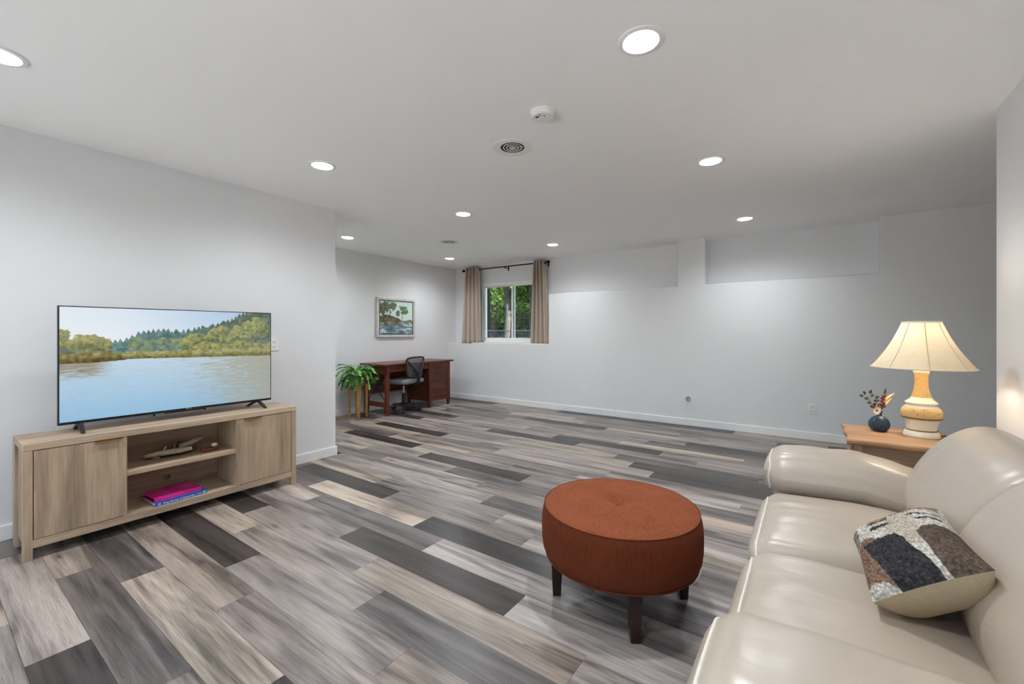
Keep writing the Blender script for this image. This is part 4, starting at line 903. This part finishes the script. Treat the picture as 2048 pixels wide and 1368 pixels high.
for nm, y0, y1, z0, z1 in (('top', fy0, fy1, fz1-w, fz1), ('bottom', fy0, fy1, fz0, fz0+w), ('left', fy0, fy0+w, fz0+w, fz1-w), ('right', fy1-w, fy1, fz0+w, fz1-w)):
    MB().box(XF+.004, XF+.034, y0, y1, z0, z1).build('frame_rail', M_SILV, t, bevel=.006)
B(XF+.002, XF+.026, fy0+.004, fy1-.004, fz0+.004, fz1-.004).build('backing', M_FDARK, t)
for y0, y1, z0, z1 in ((fy0+w, fy1-w, fz1-w-.012, fz1-w), (fy0+w, fy1-w, fz0+w, fz0+w+.012), (fy0+w, fy0+w+.012, fz0+w, fz1-w), (fy1-w-.012, fy1-w, fz0+w, fz1-w)): B(XF+.026, XF+.031, y0, y1, z0, z1).build('inner_lip', M_FDARK, t)
picture('canvas', (painting, 150, 120), (XF+.0275, fy0+w+.012, fz1-w-.012), (0, fy1-fy0-2*w-.024, 0), (0, 0, -(fz1-fz0-2*w-.024)), attr_mat('painted_canvas', 0, .6), t)

# ------------------------------------------------------------------ desk
M_PEWT = plain('aged_pewter', '#7d7770', .3, .8)
M_CH_X = wood('cherry_x', '#3a1a10', '#6a3322', '#8a4a34', 'x', .4, 1.5); M_CH_Y = wood('cherry_y', '#3a1a10', '#6a3322', '#8a4a34', 'y', .35, 1.5); M_CH_Z = wood('cherry_z', '#3a1a10', '#693221', '#884832', 'z', .4, 1.5)
DZ = .745; dx0, dx1, dy0, dy1 = -5.505, -4.925, 3.885, 5.300
t = thing('desk', 'dark cherry wood writing desk with two file drawers under the painting', 'desk', ((dx0+dx1)/2, (dy0+dy1)/2, 0))
MB().rbox(dx0, dx1, dy0, dy1, DZ-.026, DZ, .006, 3).build('top', M_CH_Y, t, smooth=40)
lx0, lx1, ly0, ly1 = dx0+.03, dx1-.035, dy0+.06, dy1-.05; lw = .052
for x in (lx0, lx1-lw): MB().taper((x+lw/2, ly0+lw/2, 0), lw*.75, (x+lw/2, ly0+lw/2, .10), lw).box(x, x+lw, ly0, ly0+lw, .10, DZ-.026).build('leg', M_CH_Z, t, bevel=.002)
B(lx0+lw, lx1-lw, ly0+.01, ly0+.03, DZ-.155, DZ-.026).build('end_apron', M_CH_X, t); B(lx0+lw, lx1-lw, ly0+.014, ly0+.036, .115, .185).build('stretcher', M_CH_X, t, bevel=.002)
for s in (0, 1): MB().tube([(lx1-lw, ly0+.025, .20 if s == 0 else .56), (lx0+lw, ly0+.025, .56 if s == 0 else .20)], .005, 6).build('cross_brace', M_DARKMETAL, t)
py0 = 4.770
B(lx0+.008, lx0+.026, ly0+lw, ly1, .27, DZ-.026).build('modesty_panel', M_CH_Y, t)
kd = B(lx1-.036, lx1-.012, ly0+lw+.004, py0-.004, DZ-.118, DZ-.030).build('centre_drawer', M_CH_Y, t, bevel=.003)
for y in (ly0+lw+.14, py0-.14): MB().sphere((lx1+.006, y, DZ-.075), .013, 12, 8).build('knob', M_DARKMETAL, kd, smooth=60)
for x in (lx0, lx1-.044):
    for y in (py0, ly1-.044): MB().taper((x+.022, y+.022, 0), .032, (x+.022, y+.022, .10), .044).box(x, x+.044, y, y+.044, .10, DZ-.026).build('leg', M_CH_Z, t, bevel=.002)
for y in (py0+.012, ly1-.030): B(lx0+.044, lx1-.044, y, y+.018, .10, DZ-.026).build('pedestal_side', M_CH_Z, t)
B(lx0+.044, lx1-.03, py0+.03, ly1-.03, .10, .118).build('pedestal_bottom', M_CH_X, t)
for z0, z1, name in ((.665, DZ-.026, 'rail'), (.425, .462, 'rail'), (.10, .150, 'rail')): B(lx1-.034, lx1-.006, py0+.044, ly1-.044, z0, z1).build('face_rail', M_CH_Y, t, bevel=.002)
for z0, z1 in ((.466, .661), (.154, .421)):
    d = B(lx1-.034, lx1-.014, py0+.046, ly1-.046, z0, z1).build('file_drawer', M_CH_Y, t, bevel=.002)
    for a in ((py0+.046, ly1-.046, z1-.028, z1), (py0+.046, ly1-.046, z0, z0+.028), (py0+.046, py0+.074, z0+.028, z1-.028), (ly1-.074, ly1-.046, z0+.028, z1-.028)): B(lx1-.014, lx1-.008, *a).build('panel_frame', M_CH_Y, d, bevel=.002)
    yc, zc = (py0+ly1)/2, (z0+z1)/2+.02
    MB().tube([(lx1-.012, yc-.06, zc), (lx1+.012, yc-.055, zc-.003), (lx1+.018, yc, zc-.006), (lx1+.012, yc+.055, zc-.003), (lx1-.012, yc+.06, zc)], .0065, 8).build('bar_pull', M_PEWT, d, smooth=60)

# ------------------------------------------------------------------ desk chair (built facing local -X, base at the origin)
M_MESHB = plain('grey_mesh_fabric', '#6b6c6e', .8, vary=.2, vscale=300); M_SEATF = plain('grey_seat_fabric', '#8a8a8a', .8, vary=.06); M_NYL = plain('black_nylon', '#1b1c1e', .4, vary=.1)
t = thing('desk_chair', 'black and grey mesh-back swivel chair tucked under the desk', 'office chair', (-5.13, 4.40, 0), math.radians(10))
def cb(m, name, mat, par=t, sm=50, bv=0): return m.build(name, mat, par, local=True, smooth=sm, bevel=bv)
cb(MB().lathe([(.03, .075), (.045, .08), (.045, .12), (.032, .13)], (0, 0, 0), 20), 'hub', M_NYL)
for k in range(5):
    a = 2*math.pi*k/5+.35; c_, s_ = math.cos(a), math.sin(a)
    ar = cb(MB().loft([[(r*c_-w*s_, r*s_+w*c_, z0), (r*c_+w*s_, r*s_-w*c_, z0), (r*c_+w*s_*.7, r*s_-w*c_*.7, z1), (r*c_-w*s_*.7, r*s_+w*c_*.7, z1)] for r, w, z0, z1 in ((.03, .024, .080, .12), (.15, .019, .070, .10), (.265, .014, .058, .078))]), 'base_arm', M_NYL, sm=None)
    ca = MB()
    for d in (-.016, .016): ca.lathe([(.008, -.009), (.026, -.008), (.028, -.003), (.028, .003), (.026, .008), (.008, .009)], (0, 0, 0), 18)
    n2 = len(ca.v)//2; R_ = Matrix.Rotation(math.pi/2, 4, 'X'); Q = Matrix.Rotation(a+.8*k, 4, 'Z')
    ca.v = [tuple(Matrix.Translation((.25*c_, .25*s_, .028)) @ Q @ (Vector((0, -.014 if i < n2 else .014, 0))+R_ @ Vector(p))) for i, p in enumerate(ca.v)]
    cb(ca, 'caster', M_BLACK, ar); 
cb(MB().lathe([(.027, .12), (.027, .27)], (0, 0, 0), 16), 'gas_column', M_NYL); cb(MB().lathe([(.014, .27), (.014, .40)], (0, 0, 0), 16), 'piston', M_STEEL)
cb(MB().rbox(-.10, .12, -.08, .08, .39, .425, .01, 3), 'tilt_plate', M_NYL)
cb(MB().rbox(-.24, .22, -.235, .235, .425, .495, .032, 8, lambda u, v, w, p: (p[0]-.0, p[1], p[2]+.012*(1-u*u)*(1-v*v)*(w > 0)-.02*max(0, -u-.6)*(w > 0))), 'seat', M_SEATF, sm=180)
def bk_(y, z): return (.235+.10*(z-.5)+.05*(y/.22)**2*-1.0, y, z)
FR = [(-.175, .575), (-.20, .70), (-.205, .78), (-.16, .82), (0, .828), (.16, .82), (.205, .78), (.20, .70), (.175, .575), (.13, .53), (0, .52), (-.13, .53)]
fr = smooth_ring(FR, 60); cb(MB().tube([bk_(*p) for p in fr], .014, 8, closed=True), 'back_frame', M_NYL, sm=180)
cn = np.array([0, .68]); V = [bk_(*cn)]+[bk_(*(cn+(p-cn)*k)) for k in (.35, .7, 1.0) for p in fr]; F = [(0, 1+i, 1+(i+1) % 60) for i in range(60)]
for j in range(2): F += [(1+j*60+i, 1+(j+1)*60+i, 1+(j+1)*60+(i+1) % 60, 1+j*60+(i+1) % 60) for i in range(60)]
mm = NT('sheer_mesh'); b_ = mm.n('BsdfTransparent'); mx = mm.n('MixShader'); mx.inputs[0].default_value = .62; mm.base(lin('#6f7072'), .8); mm.l(b_.outputs[0], mx.inputs[1]); mm.l(mm.b.outputs[0], mx.inputs[2]); mm.l(mx.outputs[0], mm.out.inputs[0])
cb(MB().add(V, F), 'back_mesh', mm.m, sm=180)
for s in (-1, 1): cb(MB().tube([bk_(s*.18, .77), (.275, s*.11, .68), (.285, s*.03, .60), (.285, 0, .54)], [.011, .014, .017, .02], 8), 'back_brace', M_NYL)
cb(MB().tube([(.285, 0, .62), (.29, 0, .52), (.275, 0, .43), (.20, 0, .405), (.08, 0, .405)], [.022, .026, .028, .024, .02], 10), 'spine', M_NYL)

# ------------------------------------------------------------------ potted plant on its stand
PX, PY = -5.235, 3.665
M_GOLD = plain('brushed_gold', '#b98a3e', .3, .85, vary=.1); M_ACAC = wood('pale_acacia', '#7d5730', '#a8804c', '#c29c66', 'z', .5, 2)
t = thing('plant_stand', 'wooden four legged plant stand beside the desk', 'plant stand', (PX, PY, 0))
for k in range(4):
    a = math.pi/4+k*math.pi/2+.25; c_, s_ = math.cos(a), math.sin(a)
    MB().taper((0, 0, 0), (.028, .040), (0, 0, .47), (.034, .066)).xf(Matrix(((1, 0, 0, PX+.115*c_), (0, 1, 0, PY+.115*s_), (0, 0, 1, 0), (0, 0, 0, 1))) @ Matrix.Rotation(a, 4, 'Z')).build('leg', M_ACAC, t, bevel=.004)
for a in (math.pi/4+.25, math.pi*3/4+.25): MB().tube([(PX-.11*math.cos(a), PY-.11*math.sin(a), .40), (PX+.11*math.cos(a), PY+.11*math.sin(a), .40)], .012, 6).build('cross_bar', M_ACAC, t)
p = thing('plant_pot', 'brushed gold round pot held in the wooden plant stand', 'pot', (PX, PY, .412))
MB().lathe([(.05, .412), (.075, .416), (.092, .45), (.098, .52), (.098, .64), (.094, .64), (.092, .60), (.01, .60)], (PX, PY, 0), 36).build('pot_body', M_GOLD, p, smooth=40)
MB().lathe([(.091, .602), (.05, .612), (.001, .615)], (PX, PY, 0), 24, False, True).build('soil', plain('soil', '#2c2018', .95, vary=.3, vscale=80), p, smooth=60)
f = thing('cactus_plant', 'bushy green trailing cactus plant spilling over the gold pot', 'plant', (PX, PY, .605))
MCG = [plain('cactus_green_a', '#4c8a38', .45, vary=.3, vscale=14), plain('cactus_green_b', '#72b04a', .45, vary=.25, vscale=14), plain('cactus_green_c', '#386e33', .45, vary=.3, vscale=14)]
rr = random.Random(3)
def segment(m, c, d, n, L, w):
    s = d.cross(n).normalized(); th = n*.0022; pr2 = ((0, .25), (.2, .7), (.5, .85), (.78, 1.0), (1, .45)); vs = []
    for k, wf in pr2: q = c+d*L*k; vs += [q-s*w*wf/2, q+th, q+s*w*wf/2, q-th]
    fs = []
    for i in range(4):
        for j in range(4): fs.append((4*i+j, 4*i+(j+1) % 4, 4*i+4+(j+1) % 4, 4*i+4+j))
    fs += [(3, 2, 1, 0), (16, 17, 18, 19)]; m.add(vs, fs)
for k in range(110):
    a = 2*math.pi*k/110*3.0+rr.uniform(-.2, .2); r0 = rr.uniform(.01, .075); pos = Vector((PX+r0*math.cos(a), PY+r0*math.sin(a), .61))
    out = Vector((math.cos(a), math.sin(a), 0)); el = rr.uniform(-.15, 1.2); ns = rr.randint(5, 9); m = MB()
    for q in range(ns):
        d = (out*math.cos(el)+Vector((0, 0, math.sin(el)))).normalized(); nr = (Vector((0, 0, 1))*math.cos(el)-out*math.sin(el)).normalized()
        nr = (nr+out.cross(Vector((0, 0, 1)))*rr.uniform(-.6, .6)).normalized(); nr = (nr-d*nr.dot(d)).normalized()
        L = .040*rr.uniform(.8, 1.15); w = .027*rr.uniform(.8, 1.2); ex = pos+d*L
        if ex.x < X_FAR+.03: out = Vector((abs(out.x)+.15, out.y, 0)).normalized(); ex = pos+Vector((0, 0, d.z))*L; d = (ex-pos).normalized() if (ex-pos).length > .01 else Vector((0, 0, -1)); nr = Vector((1, 0, 0)); ex = pos+d*L
        if ex.y > 3.868: out = Vector((out.x, -abs(out.y)*.3-.1, 0)).normalized(); d = Vector((.25, -.1, -.96)).normalized(); nr = Vector((0, -1, 0)); nr = (nr-d*nr.dot(d)).normalized(); ex = pos+d*L
        segment(m, pos, d, nr, L*1.06, w)
        if q > 1 and rr.random() < .5:
            d2 = (d+out.cross(Vector((0, 0, 1)))*rr.choice((-.8, .8))).normalized()
            if (pos+d2*L).x > X_FAR+.02 and (pos+d2*L).y < 3.87: segment(m, pos, d2, (nr-d2*nr.dot(d2)).normalized(), L, w)
        pos = ex; el -= rr.uniform(.10, .42); el = max(el, -1.35); out = (out+Vector((rr.uniform(-.2, .2), rr.uniform(-.2, .2), 0))).normalized()
    m.build('stem', rr.choice(MCG), f, smooth=60)
